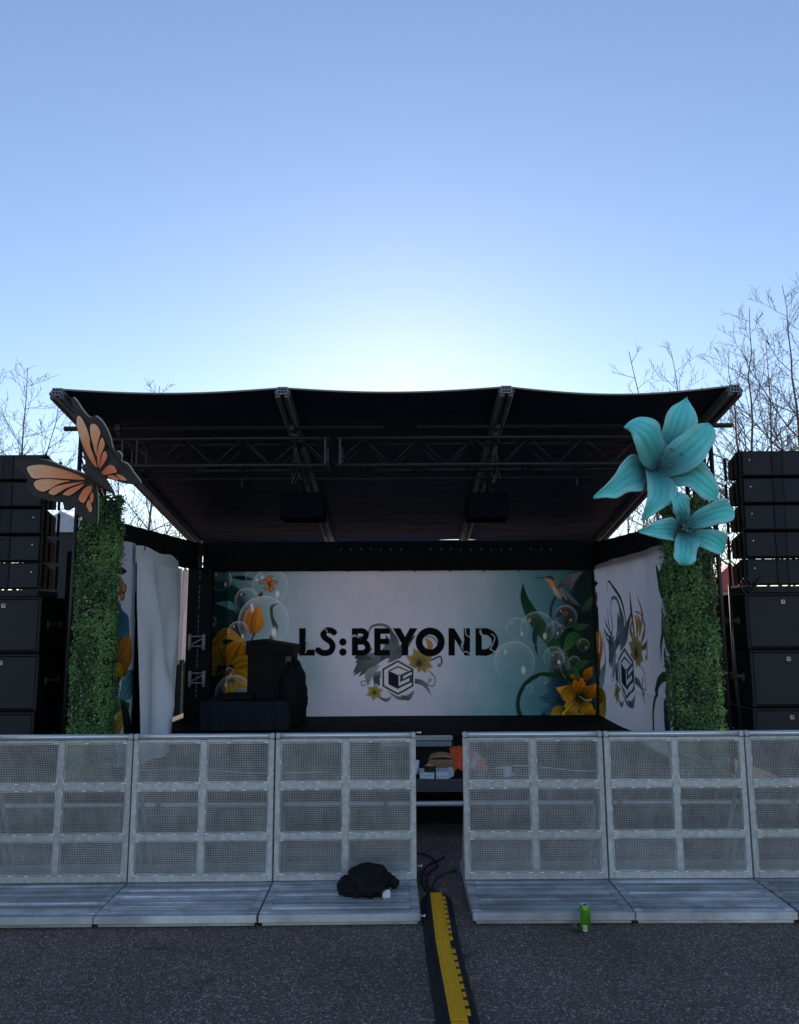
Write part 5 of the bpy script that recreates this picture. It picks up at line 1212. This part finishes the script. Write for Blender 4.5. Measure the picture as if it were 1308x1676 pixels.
# ------------------------------------------------------------------ weeds
WEED = mat('weed_leaf', (.11, .15, .075), .7, var=.3)
for i, (px, py, n, s_, lab) in enumerate(((943, 1524, 14, .05, 'small weed sprouting from the asphalt beside the green can'), (765, 1566, 12, .04, 'flat dark weed beside the cable ramp'), (1256, 1606, 5, .035, 'tiny weed in the asphalt on the far right'))):
    rr = random.Random(i); p = onz(px, py, 0); mb = MB()
    for k in range(n):
        a = rr.uniform(0, 2*PI); L = s_*rr.uniform(.5, 1); tp_ = p+Vector((math.cos(a)*L, math.sin(a)*L*.8, L*rr.uniform(.2, .9))); q = p.lerp(tp_, .5)+Vector((0, 0, .01))
        sd_ = Vector((-math.sin(a), math.cos(a), 0))*.006; mb.add([p, q+sd_, tp_, q-sd_], [(0, 1, 2, 3)]); mb.tube([p, q, tp_], .0009, 4)
        for j in range(3): b_ = p.lerp(tp_, .4+.2*j); c_ = b_+Vector((rr.gauss(0, .012), rr.gauss(0, .012), rr.gauss(.004, .006))); mb.add([b_, (b_+c_)/2+sd_*.5, c_, (b_+c_)/2-sd_*.5], [(0, 1, 2, 3)])
    tag(mb.build('weed', WEED, recalc=False), lab, 'weed')

# ------------------------------------------------------------------ bare trees beyond the stage
BARK = mat('bark', (.17, .13, .10), .9, var=.35, scale=12)
def bare_tree(px, py, Y, lab, seed, lean=0, spread=.42, dens=1.0):
    rr = random.Random(seed); tip = at(px, py, Y); Ht = tip.z; base = Vector((tip.x+lean, Y+rr.uniform(-.5, .5), 0))
    t = empty('bare_tree', base, lab, 'tree', 'bare trees behind the stage')
    tr = MB(); cw = MB()
    n = 16; P = []; ph = rr.uniform(0, 6)
    for i in range(n+1):
        k = i/n; p = base.lerp(tip, k); p.x += .22*math.sin(k*4+ph)*(1-k)*k*2+rr.gauss(0, .03); p.y += .2*math.cos(k*3+ph)*(1-k)*k; P.append(p)
    R0 = .0075*Ht+.015; tr.tube(P, [max(.010, R0*(1-.93*(i/n)**.8)) for i in range(n+1)], 7)
    def br(p, d, L, r, lv):
        m_ = (6, 4, 2)[lv]; Q = [p]; dd = d.copy(); pts_d = []
        for i in range(m_):
            g_ = (.10, .10, .06)[lv]; dd = (dd+Vector((rr.gauss(0, g_), rr.gauss(0, g_), rr.gauss(.045, .05)))).normalized(); p = p+dd*L/m_; Q.append(p); pts_d.append(dd.copy())
        cw.tube(Q, [max(.0050, r*(1-.7*i/m_)) for i in range(m_+1)], 4 if lv < 1 else 3, caps=False)
        if lv >= 2: return
        k = int((1.6+3.2*L, 1.2+4*L)[lv]*dens+rr.random()); k = min(k, 14)
        for j in range(k):
            f = .18+.80*(j+rr.random())/k; i = min(m_-1, int(f*m_)); q = Q[i].lerp(Q[i+1], f*m_-i); bd_ = pts_d[i]
            ax = bd_.orthogonal().normalized(); ax.rotate(Matrix.Rotation(rr.uniform(0, 2*PI), 3, bd_)); nd = (bd_*.85+ax*rr.uniform(.45, .95)+Vector((0, 0, .12))).normalized()
            br(q, nd, (L*rr.uniform(.40, .62)*(1.15-.6*f) if lv == 0 else rr.uniform(.12, .34)), max(.006, r*.55), lv+1)
    nb = int(24*dens)
    for j in range(nb):
        k = .22+.76*(j+rr.random())/nb; i = min(n-1, int(k*n)); q = P[i].lerp(P[i+1], k*n-i); a = j*2.4+rr.uniform(-.4, .4)
        L = Ht*spread*(1.02-k)**.8*rr.uniform(.6, 1.1)+.35
        br(q, Vector((math.cos(a), math.sin(a)*.8, rr.uniform(.35, .95))).normalized(), L, max(.009, R0*(1-k)*.55), 0)
    tr.build('trunk', BARK, t, smooth=True); cw.build('crown', BARK, t, recalc=False)
TL = [(1280, 467, 24, 'tallest bare tree behind the right speaker stack', 1, .0, .30, 1.1), (1228, 505, 23, 'bare tree right of the roof corner, forked near its top', 2, -.7, .30, 1.0),
      (1256, 560, 26, 'slender bare tree between the two tallest on the right', 3, -.4, .28, .9), (1193, 578, 25, 'bare tree directly behind the right roof corner', 4, .1, .30, .9),
      (1030, 575, 21, 'leaning bare tree behind the right roof edge, leftmost of those on the right', 5, 1.1, .24, .7), (1098, 575, 24, 'low bare tree with fine twigs behind the teal lilies', 6, .9, .34, .9),
      (1318, 530, 22, 'bare tree cut off by the right picture edge', 7, .3, .3, 1.0), (48, 602, 22, 'bare tree above the left speaker stack', 8, -.3, .30, 1.0),
      (-30, 585, 24, 'bare tree cut off by the left picture edge', 9, 0, .34, .9), (97, 662, 20, 'bare tree leaning behind the left roof corner', 10, -1.2, .32, .9),
      (262, 632, 27, 'bare tree whose tip shows above the left roof edge', 11, -.2, .30, 1.1), (190, 730, 24, 'low bare tree seen between butterfly and roof', 12, .2, .45, 1.1), (1010, 720, 25, 'low bare tree seen in the gap left of the lilies', 13, .5, .42, 1.0)]
for a in TL: bare_tree(*a[:6], a[6]*(1.30 if a[0] > 600 else 1.15), a[7]*.97)
# evergreen shrubs low behind the stage
def shrub(px, py, Y, r, lab, seed, tint):
    rr = random.Random(seed); c = at(px, py, Y); t = empty('shrub', (c.x, Y, 0), lab, 'shrub', 'shrubs behind the stage'); V = MB(); cs2 = []
    for i in range(5200):
        u = Vector((rr.gauss(0, 1), rr.gauss(0, 1), rr.gauss(0, 1))).normalized()*rr.random()**.4
        k = 1+.35*noise.noise(u*2.2+Vector((seed, 0, 0))); z = (c.z)*(.5+.5*u.z*k)
        if z < .05: continue
        p = Vector((c.x+u.x*r*k, Y+u.y*r*.7*k, z)); a = rr.uniform(0, 6.3); d = Vector((math.cos(a), math.sin(a), rr.uniform(-.6, .8))).normalized()*.10; e_ = d.cross(Vector((rr.random(), rr.random(), 1))).normalized()*.04
        V.add([p, p+d*.5+e_, p+d, p+d*.5-e_], [(0, 1, 2, 3)])
    V.build('foliage', tint, t, recalc=False)
    s2 = MB(); s2.tube([(c.x, Y, 0), (c.x+.1, Y, c.z*.4), (c.x, Y, c.z*.8)], [.12, .08, .03], 7); s2.build('trunk', BARK, t)
OLV = mat('olive_foliage', (.16, .14, .06), .8, var=.4, transl=.3)
shrub(285, 862, 26, 2.3, 'olive brown shrub seen below the roof at the left', 1, OLV); shrub(1030, 895, 28, 2.6, 'olive shrub hidden low behind the right valance', 2, OLV)
# far buildings glimpsed between stage and stacks
def tent(x0, x1, Y, zt, ze, lab, roofm, wallm, name='marquee'):
    A_ = at(x0, 900, Y).x; B_ = at(x1, 900, Y).x; t = empty(name, ((A_+B_)/2, Y+2, 0), lab, 'building')
    mb = MB(); mb.box(A_, B_, Y, Y+4, 0, ze); mb.build('wall', wallm, t)
    mb = MB(); mb.prism([Vector((A_-.15, Y-.1, ze+.003)), Vector((B_+.15, Y-.1, ze+.003)), Vector(((A_+B_)/2, Y-.1, zt))], Vector((0, 4.2, 0))); mb.build('roof', roofm, t)
    xd = (A_+B_)/2; mb = MB(); mb.bbox(xd-.5, xd+.5, Y-.03, Y-.004, 0.02, 2.1, .01); mb.build('door', BLACKMETAL, t)
PALE = mat('pale_sheeting', (.45, .50, .56), .5, var=.2); REDR = mat('red_sheeting', (.50, .10, .09), .6, var=.3); GREYW = mat('grey_wall', (.014, .016, .02), .7, var=.3)
tent(40, 160, 18, at(90, 838, 18).z, at(90, 872, 18).z, 'grey shed with a pale roof between left speakers and ivy', PALE, GREYW, 'shed')
tent(1150, 1230, 19, at(1185, 925, 19).z, at(1185, 968, 19).z, 'red-roofed stall between the right column and speakers', REDR, mat('pink_wall', (.55, .36, .34), .7, var=.2), 'stall')
